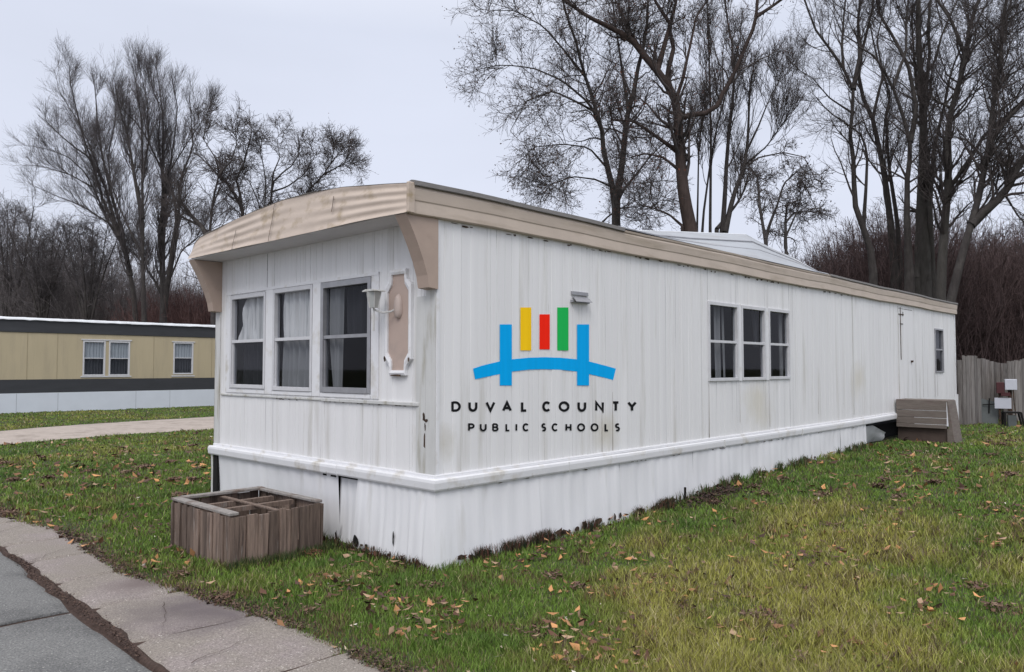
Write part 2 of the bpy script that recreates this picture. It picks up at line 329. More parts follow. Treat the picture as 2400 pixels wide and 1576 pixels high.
# hairline cracks wandering over the slabs
ck = np.random.default_rng(21); CV, CF = [], []
for (s0_, t0_, ds, dt, n_) in ((1.5, .62, .02, -.03, 22), (-.35, .15, -.028, .012, 20), (.5, .05, .028, .006, 26), (-1.6, .5, .01, -.03, 16), (3.0, .5, .02, -.025, 16), (-.9, 1.2, .02, .05, 30), (1.0, 1.1, .03, .03, 24)):
    b0 = len(CV); sa, ta = s0_, t0_
    for i in range(n_):
        sa += ds+ck.normal()*.012; ta += dt+ck.normal()*.008; w_ = .0022*(1-i/n_)+.0006
        CV += [rp(sa-w_, ta, .0075), rp(sa+w_, ta+w_, .0075)]
    CF += [(b0+2*i, b0+2*i+1, b0+2*i+3, b0+2*i+2) for i in range(n_-1)]
tag(mesh_np('pavement_cracks', CV, np.array(CF), M['dirt']), kind='structure')
# gravel drive beyond the lawn, in front of the tan home
def dpoly(pts_near, pts_far, name, mat_, z):
    n = 60; V = []
    pn = np.array(pts_near, float); pf = np.array(pts_far, float)
    for j in range(n):
        u = j/(n-1); cn_ = [np.interp(u, np.linspace(0, 1, len(pn)), pn[:, k]) for k in (0, 1)]
        cf_ = [np.interp(u, np.linspace(0, 1, len(pf)), pf[:, k]) for k in (0, 1)]
        for k in range(6):
            v = k/5; w = .12*(vnoise(u*40, k, 1, 4)-.5) if k in (0, 5) else 0
            V.append((cn_[0]*(1-v)+cf_[0]*v+w, cn_[1]*(1-v)+cf_[1]*v, z-(.03 if k in (0, 5) else 0)))
    i = np.arange(n*6).reshape(n, 6); F = np.stack([i[:-1, :-1], i[:-1, 1:], i[1:, 1:], i[1:, :-1]], -1).reshape(-1, 4)
    return tag(mesh_np(name, V, F, mat_, smooth=True), kind='structure')
DN = [(-15.5, 10.2), (-10.5, 15.83), (-9.9, 17.14), (-9.2, 18.3), (-7.64, 19.83), (2, 30.5)]
DF = [(-19.5, 13.5), (-12.9, 18.9), (-12.5, 20.4), (-11.6, 22.2), (-9.62, 24.94), (-.5, 35.5)]
dpoly(DN, DF, 'gravel_driveway', M['gravel'], .045)
DRIVE = np.array(DN+DF[::-1])
def in_poly(x, y, P):
    c = np.zeros(x.shape, bool); j = len(P)-1
    for i in range(len(P)):
        xi, yi = P[i]; xj, yj = P[j]
        c ^= ((yi > y) != (yj > y)) & (x < (xj-xi)*(y-yi)/(yj-yi+1e-12)+xi); j = i
    return c

# ---------------------------------------------------------------- the white mobile home
home = empty('mobile_home', tuple(HOME), HANG)
tag(home, 'white ribbed mobile home with beige fascia and a colourful painted emblem', 'mobile home', 'mobile homes')
W, LN = 3.80, 15.35; ZB, ZT = .735, 2.80
def part(mb, name, m, parent=None, **k): return mb.build(name, m, home if parent is None else parent, **k)
def siding(name, length, openings, flip, m, parent, z0=ZB, z1=ZT, pitch=.105, seed=1, off=0., amp=.0018, groove=.006):
    """ribbed wall: strips with V grooves. flip(a, d, z) -> xyz; d = depth inward"""
    r = random.Random(seed); mb = MB(); a = 0.; marks = []
    while a < length:
        w = pitch*r.uniform(.55, 1.45); marks.append(min(a+w, length)); a += w
    if length-marks[-2] < .02: marks.pop(-2)
    edges = sorted(set(marks+[o[i] for o in openings for i in (0, 1)]+[0.])); ms = set(marks)
    d_prev = 0
    for a, b in zip(edges[:-1], edges[1:]):
        if b-a < .002: continue
        iv = [(z0, z1)]
        for o in openings:
            if o[0]-1e-6 <= a and b <= o[1]+1e-6:
                nv = []
                for p, q in iv:
                    if o[2] > p: nv.append((p, min(q, o[2])))
                    if o[3] < q: nv.append((max(p, o[3]), q))
                iv = nv
        dd = r.uniform(-amp, amp); g = groove*r.choice((.25, .5, 1, 1.2)) if a in ms else 0; gw = .004+.004*r.random() if g else .0005
        g2 = .0005
        for p, q in iv:
            n = max(1, int((q-p)/.35)); vs = []; fs = []
            wob = [r.uniform(-.0012, .0012) for _ in range(n+1)]
            prof = [(a, g), (a+gw, dd-.0), (b-gw*.5, dd), (b, g2*0+(groove*.3))]
            for k in range(n+1):
                z = p+(q-p)*k/n
                for (aa, d_) in prof: vs.append(flip(aa, d_+wob[k]*(1 if 0 < d_ else 1), z))
            for k in range(n):
                for c in range(3): i = k*4+c; fs.append((i, i+1, i+5, i+4))
            mb.add(vs, fs)
    me = bpy.data.meshes.new(name); me.from_pydata(mb.v, [], mb.f); me.materials.append(m)
    return link(bpy.data.objects.new(name, me), parent)
FW = [(.86, 1.65, 1.37, 2.40), (1.795, 2.535, 1.37, 2.40), (2.685, 3.455, 1.38, 2.39)]
SW = [(4.31, 5.07, 1.435, 2.405), (5.155, 5.845, 1.435, 2.405), (5.94, 6.61, 1.44, 2.41)]
SL = (13.76, 14.38, 1.495, 2.425); DR = (11.42, 12.28, .93, 2.72)
fside = lambda a, d, z: (a, d, z)
ffront = lambda a, d, z: (d, a, z)
siding('wall', LN, SW+[SL, DR], fside, M['siding'], home, seed=5, pitch=.075)
siding('wall', W, FW, ffront, M['siding'], home, seed=9, pitch=.075)
siding('wall', LN, [], lambda a, d, z: (a, W-d, z), M['siding'], home, seed=15, pitch=.3)
siding('wall', W, [], lambda a, d, z: (LN-d, a, z), M['siding'], home, seed=19, pitch=.3)
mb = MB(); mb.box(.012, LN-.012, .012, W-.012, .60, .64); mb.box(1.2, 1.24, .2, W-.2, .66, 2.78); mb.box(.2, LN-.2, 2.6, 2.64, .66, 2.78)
mb.box(.012, LN-.012, .012, W-.012, 2.76, 2.79); part(mb, 'inner_shell', M['room'])  # interior floor, partitions and ceiling, coloured near black so the windows look dark
# windows
def window(o, flip, frame_m, curtain, seed, fw=.035, rail=None, parent=home, glass=M['glass'], depth=.05):
    a0, a1, z0, z1 = o; r = random.Random(seed); mid = rail or (z0+z1)/2-.0
    f = MB()
    def bx(mb_, p, q, d0, d1, u, v):
        P = [flip(p, d0, u), flip(q, d0, u), flip(q, d1, u), flip(p, d1, u), flip(p, d0, v), flip(q, d0, v), flip(q, d1, v), flip(p, d1, v)]; mb_.hexa(P)
    bx(f, a0, a0+fw, -.018, depth, z0, z1); bx(f, a1-fw, a1, -.018, depth, z0, z1)
    bx(f, a0+fw, a1-fw, -.018, depth, z1-fw*1.2, z1); bx(f, a0+fw, a1-fw, -.022, depth, z0, z0+fw*1.1)
    w = f.build('window', frame_m, parent, bevel=.002)
    s = MB(); bx(s, a0+fw, a1-fw, -.008, .03, mid-.016, mid+.016)
    bx(s, a0+fw, a0+fw+.014, .0, .028, z0+fw*1.1, mid-.016); bx(s, a1-fw-.014, a1-fw, .0, .028, z0+fw*1.1, mid-.016)
    s.build('sash', frame_m, w, bevel=.0015)
    for (u, v, d) in ((z0+fw*1.1, mid-.016, .016), (mid+.016, z1-fw*1.2, .024)):
        p = MB(); p.add([flip(a0+fw, d, u), flip(a1-fw, d, u), flip(a1-fw, d, v), flip(a0+fw, d, v)], [(0, 1, 2, 3)]); p.build('pane', glass, w)
    for (p0, p1, q0, q1, zz0, zz1, mm, dep) in curtain:       # a pleated cloth: bottom extent p0..p1, top extent q0..q1 (fractions)
        V = []; n = 60; k = 8; A = a1-a0
        for j in range(k+1):
            v = j/k
            for i in range(n+1):
                u = i/n; lo = p0+(q0-p0)*v; hi = p1+(q1-p1)*v; a = a0+A*(lo+(hi-lo)*u)
                dd = dep+.018*math.sin(u*(hi-lo)*46+seed+.6*math.sin(u*9))+.008*math.sin(u*23+v*2)
                V.append(flip(a, dd, z0+(z1-z0)*(zz0+(zz1-zz0)*v)))
        ii = np.arange((k+1)*(n+1)).reshape(k+1, n+1); F = np.stack([ii[:-1, :-1], ii[:-1, 1:], ii[1:, 1:], ii[1:, :-1]], -1).reshape(-1, 4)
        mesh_np('curtain', V, F, mm, w, smooth=True)
    return w
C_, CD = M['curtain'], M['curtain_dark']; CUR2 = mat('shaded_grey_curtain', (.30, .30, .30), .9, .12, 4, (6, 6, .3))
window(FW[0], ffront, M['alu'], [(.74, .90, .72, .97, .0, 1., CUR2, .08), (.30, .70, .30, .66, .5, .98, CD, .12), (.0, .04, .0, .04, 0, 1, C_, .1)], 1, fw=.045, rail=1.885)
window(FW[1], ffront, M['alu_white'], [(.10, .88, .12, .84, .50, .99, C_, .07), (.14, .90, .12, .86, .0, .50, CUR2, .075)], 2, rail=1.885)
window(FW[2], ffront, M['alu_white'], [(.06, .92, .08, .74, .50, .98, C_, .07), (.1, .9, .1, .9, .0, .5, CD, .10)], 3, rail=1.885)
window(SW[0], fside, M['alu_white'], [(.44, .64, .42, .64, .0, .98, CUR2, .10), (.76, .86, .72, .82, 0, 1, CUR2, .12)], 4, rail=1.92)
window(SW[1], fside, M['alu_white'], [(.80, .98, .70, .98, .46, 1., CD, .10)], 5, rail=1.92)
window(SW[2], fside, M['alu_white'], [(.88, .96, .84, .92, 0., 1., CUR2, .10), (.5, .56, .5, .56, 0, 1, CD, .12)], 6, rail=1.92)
window(SL, fside, M['alu'], [(.0, 1., .0, 1., .52, .9, M['screen'], .06)], 7, fw=.03, rail=1.98)
# mullion boards, casing strips around the front group, sill ledges
mb = MB()
for a, b in ((1.655, 1.79), (2.54, 2.68)): mb.box(-.012, .0, a, b, 1.33, 2.43)
mb.box(-.010, .0, .75, .855, 1.33, 2.43); mb.box(-.010, .0, 3.46, 3.56, 1.33, 2.43)
mb.box(-.014, .001, .75, 3.56, 2.405, 2.432)
for a, b in ((.86, 1.65), (1.795, 2.535), (2.685, 3.455)): mb.box(-.013, 0, a, b, 1.33, 1.365)
mb.each('window_casing', M['trim'], home)
mb = MB()
for a, b in ((5.075, 5.15), (5.85, 5.935)): mb.box(a, b, -.012, .0, 1.43, 2.41)
mb.each('window_casing', M['trim'], home)
mb = MB(); mb.box(-.022, .002, .20, 1.62, 1.285, 1.315); mb.box(-.016, .002, 1.62, 3.66, 1.29, 1.312); mb.each('sill_ledge', M['trim_dirty'], home, bevel=.004)
# corner trims
mb = MB(); mb.box(-.010, .0, .0, .115, ZB+.004, 2.79); mb.box(-.010, .0, .117, .235, ZB+.004, 2.18); mb.each('corner_trim', M['trim_dirty'], home)
mb = MB(); mb.box(.0, .03, -.009, .0, ZB+.004, 2.79); part(mb, 'corner_trim', M['trim'])
mb = MB(); mb.box(-.012, .0, W-.10, W+.012, ZB+.004, 2.79); mb.box(-.012, .04, W+.0, W+.014, ZB+.004, 2.79); mb.each('corner_trim', M['trim_dirty'], home)
mb = MB(); mb.box(LN-.06, LN+.01, -.012, .0, ZB+.004, 2.79); mb.box(LN-.005, LN+.08, -.03, .06, .34, 1.0); part(mb, 'corner_trim', M['trim'])
# vertical seams in the long wall
mb = MB()
for a, z0, z1 in ((9.06, .84, 2.79), (11.40, .76, 2.76)): mb.box(a, a+.022, -.010, .0, z0, z1)
mb.each('seam_strip', M['trim_dirty'], home)
# grime runs below the side window and beside seams
mb = MB()
for a, z0, z1, w in ((4.315, .76, 1.42, .010), (5.10, .9, 1.42, .006), (5.95, .8, 1.42, .007), (9.085, .84, 2.79, .008), (2.36, .76, 1.35, .009), (2.18, .76, 1.2, .006),
                     (12.9, 1.0, 2.5, .010), (12.45, 1.0, 1.9, .008), (13.7, 1.0, 1.5, .012), (13.9, 1.0, 1.46, .012), (13.2, 1.0, 1.7, .008), (7.6, .9, 1.6, .006)):
    mb.add([(a, -.0045, z0), (a+w, -.0045, z0), (a+w*.5, -.0045, z1), (a+w*.2, -.0045, z1)], [(0, 1, 2, 3)])
mb.each('grime_streak', mat('grime', (.30, .27, .23), .8, .3, 9), home)
# belt moulding: thin lip on top of a rounded band, running round the front and side
def moulding(mb, prof, path):
    """prof: (out, z) ring; path: list of (base xy, outward xy)"""
    n = len(prof); vs = []; fs = []
    for (bx_, by_), (ox, oy), dz in path:
        for o, z in prof: vs.append((bx_+ox*o, by_+oy*o, z+dz))
    for i in range(len(path)-1):
        for k in range(n): fs.append((i*n+k, i*n+(k+1) % n, (i+1)*n+(k+1) % n, (i+1)*n+k))
    fs += [tuple(range(n)), tuple(range((len(path)-1)*n, len(path)*n))]; mb.add(vs, fs)
lip = [(0, .748), (.012, .748), (.016, .742), (.016, .722), (0, .722)]
band = [(0, .7215), (.040, .7215), (.052, .712), (.056, .69), (.052, .64), (.045, .626), (.0, .626)]
far_drop = [(-.0, 0)]
mb = MB(); pth = [((0, W+.05), (-1, .0), 0), ((0, 1.32), (-1, 0), .0)]; moulding(mb, [(o, z) for o, z in lip], [((0, W), (-1, .9), 0), ((0, 0), (-1, -1), 0), ((9.0, 0), (0, -1), .012), ((11.2, 0), (0, -1), .035)]); part(mb, 'belt_moulding', M['trim'])
mb = MB(); moulding(mb, band, [((0, W), (-1.15, .9), 0), ((0, 1.30), (-1.15, 0), 0)]); part(mb, 'belt_moulding', M['trim'])
mb = MB(); moulding(mb, band, [((0, 1.30), (-1.0, 0), 0.001), ((0, 0), (-1, -1), 0), ((2.9, 0), (0, -1), .0)]); part(mb, 'belt_moulding', M['trim'])
mb = MB(); moulding(mb, [(o*.85, z) for o, z in band], [((2.905, 0), (0, -1), .001), ((9.0, 0), (0, -1), .012), ((11.15, 0), (0, -1), .035)]); part(mb, 'belt_moulding', M['trim'])
mb = MB()
for a in (1.6, 4.6, 6.9): mb.box(a, a+.004, -.0575, -.03, .63, .716)
mb.each('belt_joint', M['trim_dirty'], home)
# skirting: leaning, slightly wavy panels between belt and soil
def skirt(name, p0, p1, out0, out1, top, bots, n, m, seed, recess=0., parent=home, e0=0, e1=0):
    """p0->p1 in home xy; outward = left-hand normal; out0 top offset, out1 bottom offset"""
    r = random.Random(seed); V = []; K = 6
    dx, dy = p1[0]-p0[0], p1[1]-p0[1]; L_ = math.hypot(dx, dy); nx, ny = dy/L_, -dx/L_
    for i in range(n+1):
        u = i/n; rib = .007*(1 if (i % 4) in (1, 2) else 0)+r.uniform(-.004, .004); sl = .03*math.sin(i*.9+seed)
        zb = np.interp(u, np.linspace(0, 1, len(bots)), bots)+r.uniform(-.012, .012); zt = top(u) if callable(top) else top
        for k in range(K+1):
            v = k/K; o = out1+(out0-out1)*v+rib+.008*math.sin(5*u*L_+seed)*math.sin(math.pi*v)-recess
            if (i == 0 and e0) or (i == n and e1): o = out1+(out0-out1)*v
            q = u-(o/L_ if i == 0 and e0 else 0)+(o/L_ if i == n and e1 else 0)+(sl*(1-v)/L_ if 1 < i < n-1 else 0)
            V.append((p0[0]+dx*q+nx*o, p0[1]+dy*q+ny*o, zb+(zt-zb)*v))
    ii = np.arange((n+1)*(K+1)).reshape(n+1, K+1); F = np.stack([ii[:-1, :-1], ii[1:, :-1], ii[1:, 1:], ii[:-1, 1:]], -1).reshape(-1, 4)
    return mesh_np(name, V, F, m, parent)
GZ = lambda a, y=0.: float(height(*(HOME+EX*a+EY*y)[:2]))
skirt('skirting_panel', (0, 1.02), (0, 0), .014, .060, .632, [-.03, -.03, -.03], 40, M['skirt'], 2, e1=1)
skirt('skirting_panel', (0, 1.36), (0, 1.00), .0, .02, .632, [-.02, -.02], 14, M['skirt'], 3, recess=.032)
skirt('skirting_panel', (0, 3.70), (0, 1.34), .010, -.02, lambda u: .624+.004*math.sin(u*9), [.02, .0, -.02], 44, M['skirt'], 4)
skirt('skirting_panel', (.0, W+.03), (-.0, 3.80), .03, .03, .63, [-.03, -.03], 3, M['trim_dirty'], 5)
xs_ = [0, 1.2, 2.45, 3.9, 5.4, 7.1, 8.4, 9.56]
for i, (a, b) in enumerate(zip(xs_[:-1], xs_[1:])):
    skirt('skirting_panel', (a+(.002 if i else 0), 0), (b-.002, 0), .014+.002*(i % 2), (.060, .048, .036, .03, .026, .024, .022)[i], .634+.004*i*.4, [GZ(a)-.05, GZ((a+b)/2)-.05, GZ(b)-.05], max(8, int((b-a)/.045)), M['skirt'], 20+i, e0=int(i == 0))
skirt('skirting_panel', (12.2, 0), (LN, 0), .012, .03, .76, [.22, .22], 40, M['skirt'], 40)
skirt('skirting_panel', (LN, W), (0, W), .012, .02, .63, [-.05, -.05], 60, M['skirt'], 41)
skirt('skirting_panel', (LN, 0), (LN, W), .012, .02, .63, [.2, .1], 40, M['skirt'], 42)
# torn piece of skirting sagging in the gap, and black sheets standing in for the crawl space's darkness
mb = MB(); mb.box(.10, LN-.1, .30, .34, -.1, .62); mb.box(.14, .18, .3, W-.3, -.1, .62); part(mb, 'crawl_space_dark', M['black'])
V = []; 
for i in range(13):
    u = i/12
    for k in range(7):
        v = k/6; top = .66-.20*u**1.5; bot = .26+.02*u
        V.append((9.57+1.15*u+.1*v, -.005+.16*math.sin(u*2.4)*(1-v)**.7+.05*v+.02*math.sin(v*5+u*3), bot+(top-bot)*v*(1-.22*u)))
ii = np.arange(13*7).reshape(13, 7); mesh_np('torn_panel', V, np.stack([ii[:-1, :-1], ii[1:, :-1], ii[1:, 1:], ii[:-1, 1:]], -1).reshape(-1, 4), mat('grimy_torn_panel', (.50, .51, .52), .6, .15, 4, col2=(.12, .12, .12), c2=(.55, .75), c2scale=3), home, smooth=True)
# small holes and scrapes
mb = MB()
def blot(mb, flip, c, z, w, h, seed, d):
    r = random.Random(seed); n = 11; P = []
    for i in range(n):
        an = 2*math.pi*i/n; k = r.uniform(.6, 1.1); P.append(flip(c+w*k*math.cos(an), d, z+h*k*math.sin(an)))
    mb.add(P, [tuple(range(n))])
blot(mb, ffront, .135, 1.20, .018, .045, 1, -.0115); blot(mb, ffront, .105, 1.175, .022, .018, 2, -.0118); blot(mb, ffront, .118, 1.125, .009, .04, 6, -.0115); blot(mb, ffront, .125, 1.01, .013, .075, 3, -.0115)
mb.each('rust_hole', M['rust'], home)
mb = MB()
blot(mb, ffront, .985, .10, .05, .06, 4, -.066); blot(mb, ffront, .46, .19, .012, .06, 5, -.060); blot(mb, ffront, .10, .03, .03, .04, 7, -.074); blot(mb, ffront, 1.36, .06, .02, .07, 8, -.012)
mb.box(-.016, -.0, 1.37, 1.58, .60, .628); mb.box(-.022, -.001, 3.702, 3.798, -.02, .615)
mb.each('skirting_hole', M['black'], home)
mb = MB(); r_ = random.Random(4)
for i in range(26):
    a = r_.uniform(.35, 2.6); blot(mb, ffront, a, 1.284+r_.uniform(-.004, .002), r_.uniform(.008, .03), r_.uniform(.002, .005), 50+i, -.0042)
for i in range(60):
    a = r_.uniform(.1, 9); blot(mb, fside, a, 2.782+r_.uniform(-.012, .004), r_.uniform(.01, .05), r_.uniform(.003, .012), 90+i, -.0042)
for i in range(30):
    a = r_.uniform(.1, 9); blot(mb, fside, a, .618+r_.uniform(-.004, .004), r_.uniform(.006, .04), r_.uniform(.002, .006), 190+i, -.030)
tag(part(mb, 'peeling_paint', M['rust']), kind='stuff')
mb = MB()
for i in range(46):
    a = r_.uniform(.05, 9.3) if i < 30 else r_.uniform(.05, 5); w_ = (.060, .048, .036, .03, .026, .024, .022)[min(6, max(0, int(a/1.35)))]
    blot(mb, fside, a, GZ(a)+r_.uniform(.02, .07), r_.uniform(.015, .07), r_.uniform(.012, .05), 300+i, -w_-.018)
for i in range(22): a = r_.uniform(.03, .95); blot(mb, ffront, a, r_.uniform(.02, .08), r_.uniform(.008, .03), r_.uniform(.012, .04), 400+i, -.079)
tag(part(mb, 'rusted_edge', M['rust']), kind='stuff')
# door, hinge, handle
mb = MB(); mb.box(DR[0]+.008, DR[1]-.008, -.004, .03, DR[2]+.008, DR[3]-.008); d = part(mb, 'door', M['siding'], bevel=.003)
mb = MB(); mb.box(DR[0]-.012, DR[0]+.30, -.016, -.006, 2.60, 2.615); mb.box(DR[0]+.09, DR[0]+.25, -.014, -.006, 2.42, 2.435); mb.box(DR[0]+.10, DR[0]+.115, -.014, -.006, 1.75, 2.74); mb.box(DR[0]+.26, DR[0]+.272, -.014, -.006, 2.58, 2.66); mb.each('hinge', M['rust'], d)
mb = MB(); mb.box(12.12, 12.17, -.04, -.006, 1.70, 1.74); part(mb, 'handle', M['rust'], d, bevel=.004)
# roof: low arch, fascias, soffit, brackets
AR = [(-.045, 3.028), (.3, 3.075), (.9, 3.148), (1.4, 3.182), (1.9, 3.188), (2.4, 3.162), (3.0, 3.108), (3.5, 3.062), (3.70, 3.030), (3.80, 2.975), (3.845, 2.90)]
AB = [(-.045, 2.792), (.3, 2.80), (.9, 2.802), (1.4, 2.802), (1.9, 2.802), (2.4, 2.802), (3.0, 2.804), (3.5, 2.806), (3.7, 2.808), (3.80, 2.812), (3.845, 2.815)]
def resamp(P, n): P = np.array(P); u = np.linspace(P[0, 0], P[-1, 0], n); return [(a, float(np.interp(a, P[:, 0], P[:, 1]))) for a in u]
top = resamp(AR, 70); bot = resamp(AB, 70)
V = []; K = 28
for (y, zt), (_, zb) in zip(top, bot):
    for k in range(K+1):
        v = k/K; x = -.335+.065*v; x -= .014*(.5+.5*math.cos(v*2*math.pi*4))*(.6+.4*math.sin(y*3))
        V.append((x+.004*math.sin(y*7+v*4), y, zb+(zt-zb)*v))
n = len(top); ii = np.arange(n*(K+1)).reshape(n, K+1)
fasc = mesh_np('front_fascia', V, np.stack([ii[:-1, :-1], ii[:-1, 1:], ii[1:, 1:], ii[1:, :-1]], -1).reshape(-1, 4), M['beige'], home, smooth=True)
mb = MB()                                                    # lap seams in the front fascia
for y in (2.02, 1.0, 2.75):
    zt = np.interp(y, [p[0] for p in AR], [p[1] for p in AR]); f0, f1 = (.0, 1.) if y == 2.02 else ((.4, .8) if y == 1.0 else (.0, .62))
    P = []
    for v in np.linspace(f0, f1, 12): P.append((-.353+.065*v-.003, y+.004*math.sin(v*9), 2.80+(zt-2.80)*v))
    mb.add(P+[(p[0], p[1]+.009, p[2]) for p in P[::-1]], [tuple(range(24))])
mb.each('fascia_seam', M['rust'], fasc)
# the roof skin: from front edge to back
V = []; xs = [-.285, -.2, 0, 1, 3, 5, 8, 11, LN+.04]
for x in xs:
    for (y, zt) in top: V.append((x, y, zt+.004))
    V.append((x, W+.05, 2.80))
m = len(top)+1; ii = np.arange(len(xs)*m).reshape(len(xs), m)
mesh_np('roof', V, np.stack([ii[:-1, :-1], ii[:-1, 1:], ii[1:, 1:], ii[1:, :-1]], -1).reshape(-1, 4), M['roof'], home, smooth=True)
mb = MB(); mb.box(-.325, .0, -.03, W+.02, 2.795, 2.806); part(mb, 'soffit', M['soffit'])
mb = MB(); mb.prism([(y, z) for y, z in AR]+[(3.845, 2.80), (-.045, 2.80)], 0, LN, LN+.02); part(mb, 'end_fascia', M['beige_side'])
# side fascia: two tiers, with the gray drip edge on top
mb = MB(); sec = [(0, 2.792), (-.040, 2.792), (-.050, 2.80), (-.046, 2.895), (-.052, 2.905), (-.060, 2.985), (-.050, 3.012), (0, 3.012)]
def alongx(mb, sec, xs, zoff=lambda x: 0):
    n = len(sec); vs = []; fs = []
    for x in xs:
        for y, z in sec: vs.append((x+( -.0), y, z+zoff(x)))
    for i in range(len(xs)-1):
        for k in range(n): fs.append((i*n+k, i*n+(k+1) % n, (i+1)*n+(k+1) % n, (i+1)*n+k))
    fs += [tuple(range(n)), tuple(range((len(xs)-1)*n, len(xs)*n))]; mb.add(vs, fs)
XS = [-.30]+list(np.arange(0, LN, .6))+[LN+.03]
wv = lambda x: .006*math.sin(x*1.7)+.003*math.sin(x*4.1)
alongx(mb, sec, XS, wv); part(mb, 'side_fascia', M['beige_side'])
mb = MB(); mb.box(-.345, -.275, -.066, -.040, 2.79, 3.03); part(mb, 'fascia_corner', M['beige'], bevel=.006)
mb = MB(); alongx(mb, [(.02, 3.013), (-.070, 3.010), (-.078, 3.016), (-.074, 3.052), (-.03, 3.062), (.02, 3.05)], [-.285]+list(np.arange(0, 2.5, .2))+[2.5], wv)
part(mb, 'roof_edge', M['gray_edge'])
mb = MB(); alongx(mb, [(.02, 3.013), (-.062, 3.010), (-.066, 3.03), (.02, 3.04)], list(np.arange(2.5, 8.2, .4)), wv); part(mb, 'roof_edge', M['beige_side'])
mb = MB(); alongx(mb, [(.02, 3.013), (-.068, 3.010), (-.072, 3.016), (-.066, 3.046), (.02, 3.045)], [8.0]+list(np.arange(8.4, LN, .4))+[LN+.04], wv); part(mb, 'roof_edge', M['gray_edge'])
# raised roof section with seams
RG = [(2.42, -.045, 3.042), (2.9, .28, 3.13), (3.6, .62, 3.24), (4.7, .85, 3.40), (7.12, .9, 3.672), (7.85, .88, 3.562), (8.45, .72, 3.42), (8.7, .35, 3.155), (7.95, -.045, 3.045)]
EV = [(2.42, -.046), (3.2, -.046), (4.0, -.046), (4.9, -.046), (5.8, -.046), (6.5, -.046), (7.0, -.046), (7.5, -.046), (7.94, -.046)]
V = []; K = 10
for (rx, ry, rz), (ex_, ey_) in zip(RG, EV):
    for k in range(K+1):
        v = k/K; x = ex_+(rx-ex_)*v; y = ey_+(ry-ey_)*v; z = 3.043+(rz-3.043)*v
        if 0 < k < K: z += .010*(1 if k % 2 else -1)*min(1, (rz-3.043)*3)+.04*math.sin(math.pi*v)*(rz-3.04)
        V.append((x, y, z))
    V.append((rx, 3.0 if rz > 3.1 else 1.9, rz+.01)); V.append((rx, 3.75, 3.05))
m = K+3; ii = np.arange(len(RG)*m).reshape(len(RG), m)
rr = mesh_np('raised_roof', V, np.stack([ii[:-1, :-1], ii[:-1, 1:], ii[1:, 1:], ii[1:, :-1]], -1).reshape(-1, 4), M['roof_grey'], home)
mb = MB()
for a, b in zip(RG[:-1], RG[1:]): mb.tube([a, b], .013, 6)
mb.build('ridge_cap', M['roof'], rr)
for f_ in (.3, .62):
    mb = MB(); mb.tube([(EV[i][0]+(RG[i][0]-EV[i][0])*f_, EV[i][1]+(RG[i][1]-EV[i][1])*f_, 3.043+(RG[i][2]-3.043)*f_+.04*math.sin(math.pi*f_)*(RG[i][2]-3.04)+.008) for i in range(len(RG))], .008, 5); mb.build('roof_seam', M['alu'], rr)
# brackets under the overhang
def bracket(y0, y1):
    prof = [(-.330, 2.790), (-.245, 2.640), (-.20, 2.55), (-.15, 2.44), (-.112, 2.33), (-.095, 2.235), (0, 2.225), (0, 2.790)]
    mb = MB(); mb.prism(prof, 1, y0, y1); part(mb, 'bracket', M['brown_paint'])
bracket(-.022, .115); bracket(W-.11, W+.02)
# decorative cartouche shutter
def cart(s, n=8):
    """outline of the scalloped plaque, s = inset"""
    P = []; w, h = .178-s, .445-s; nw = .108; c = (.46, 1.98)
    q = [(nw-s*.45, h), (nw-.002-s*.5, h-.045), (nw+.012-s*.7, h-.085), (nw+.045-s*.9, h-.115), (w+s*.1, h-.135-s*.3)]
    R1 = q; R2 = [(x, -z) for x, z in q[::-1]]; L2 = [(-x, -z) for x, z in q]; L1 = [(-x, z) for x, z in q[::-1]]
    return [(c[0]+x, c[1]+z) for x, z in R1+R2+L2+L1]
o1, o2 = cart(0), cart(.042); n = len(o1); mb = MB()
vs = [(0, y, z) for y, z in o1]+[(-.030, y, z) for y, z in o1]+[(-.038, (a[0]+b[0])/2, (a[1]+b[1])/2) for a, b in zip(o1, o2)]+[(-.028, y, z) for y, z in o2]+[(-.012, y, z) for y, z in o2]
fs = []
for l in range(4):
    for i in range(n): fs.append((l*n+i, l*n+(i+1) % n, (l+1)*n+(i+1) % n, (l+1)*n+i))
mb.add(vs, fs); sh = part(mb, 'wall_plaque', M['trim'])
mb = MB(); mb.add([(-.0125, y, z) for y, z in o2], [tuple(range(n))]); mb.build('centre_panel', mat('dusty_pink_paint', (.47, .365, .315), .6, .06, 5, col2=(.40, .32, .28), c2=(.55, .7), c2scale=3), sh)
mb = MB(); blot(mb, ffront, .46, 1.535, .10, .010, 3, -.040); blot(mb, ffront, .62, 1.675, .015, .03, 6, -.0395); blot(mb, ffront, .30, 1.665, .014, .025, 7, -.0395); mb.each('peeling_paint', M['rust'], sh)
# coach lamp on the plaque
lamp = MB(); lx0, ly0, lz0 = -.17, .60, 2.235
lamp.prism([(ly0-.078, lz0), (ly0+.078, lz0), (ly0+.074, lz0+.008), (ly0+.03, lz0+.018), (ly0-.03, lz0+.018), (ly0-.074, lz0+.008)], 0, lx0-.065, lx0+.065)
L_ = part(lamp, 'wall_lamp', M['trim_dirty'])
s_ = MB(); nt_ = 6
top_r, bot_r = .066, .038
vs = [(lx0+top_r*math.cos(k*math.pi/3), ly0+top_r*math.sin(k*math.pi/3), lz0-.002) for k in range(6)]+[(lx0+bot_r*math.cos(k*math.pi/3), ly0+bot_r*math.sin(k*math.pi/3), lz0-.135) for k in range(6)]
s_.add(vs, [tuple(range(6)), tuple(range(6, 12))]+[(k, (k+1) % 6, 6+(k+1) % 6, 6+k) for k in range(6)]); s_.build('lamp_shade', M['lamp_glass'], L_)
s_ = MB()
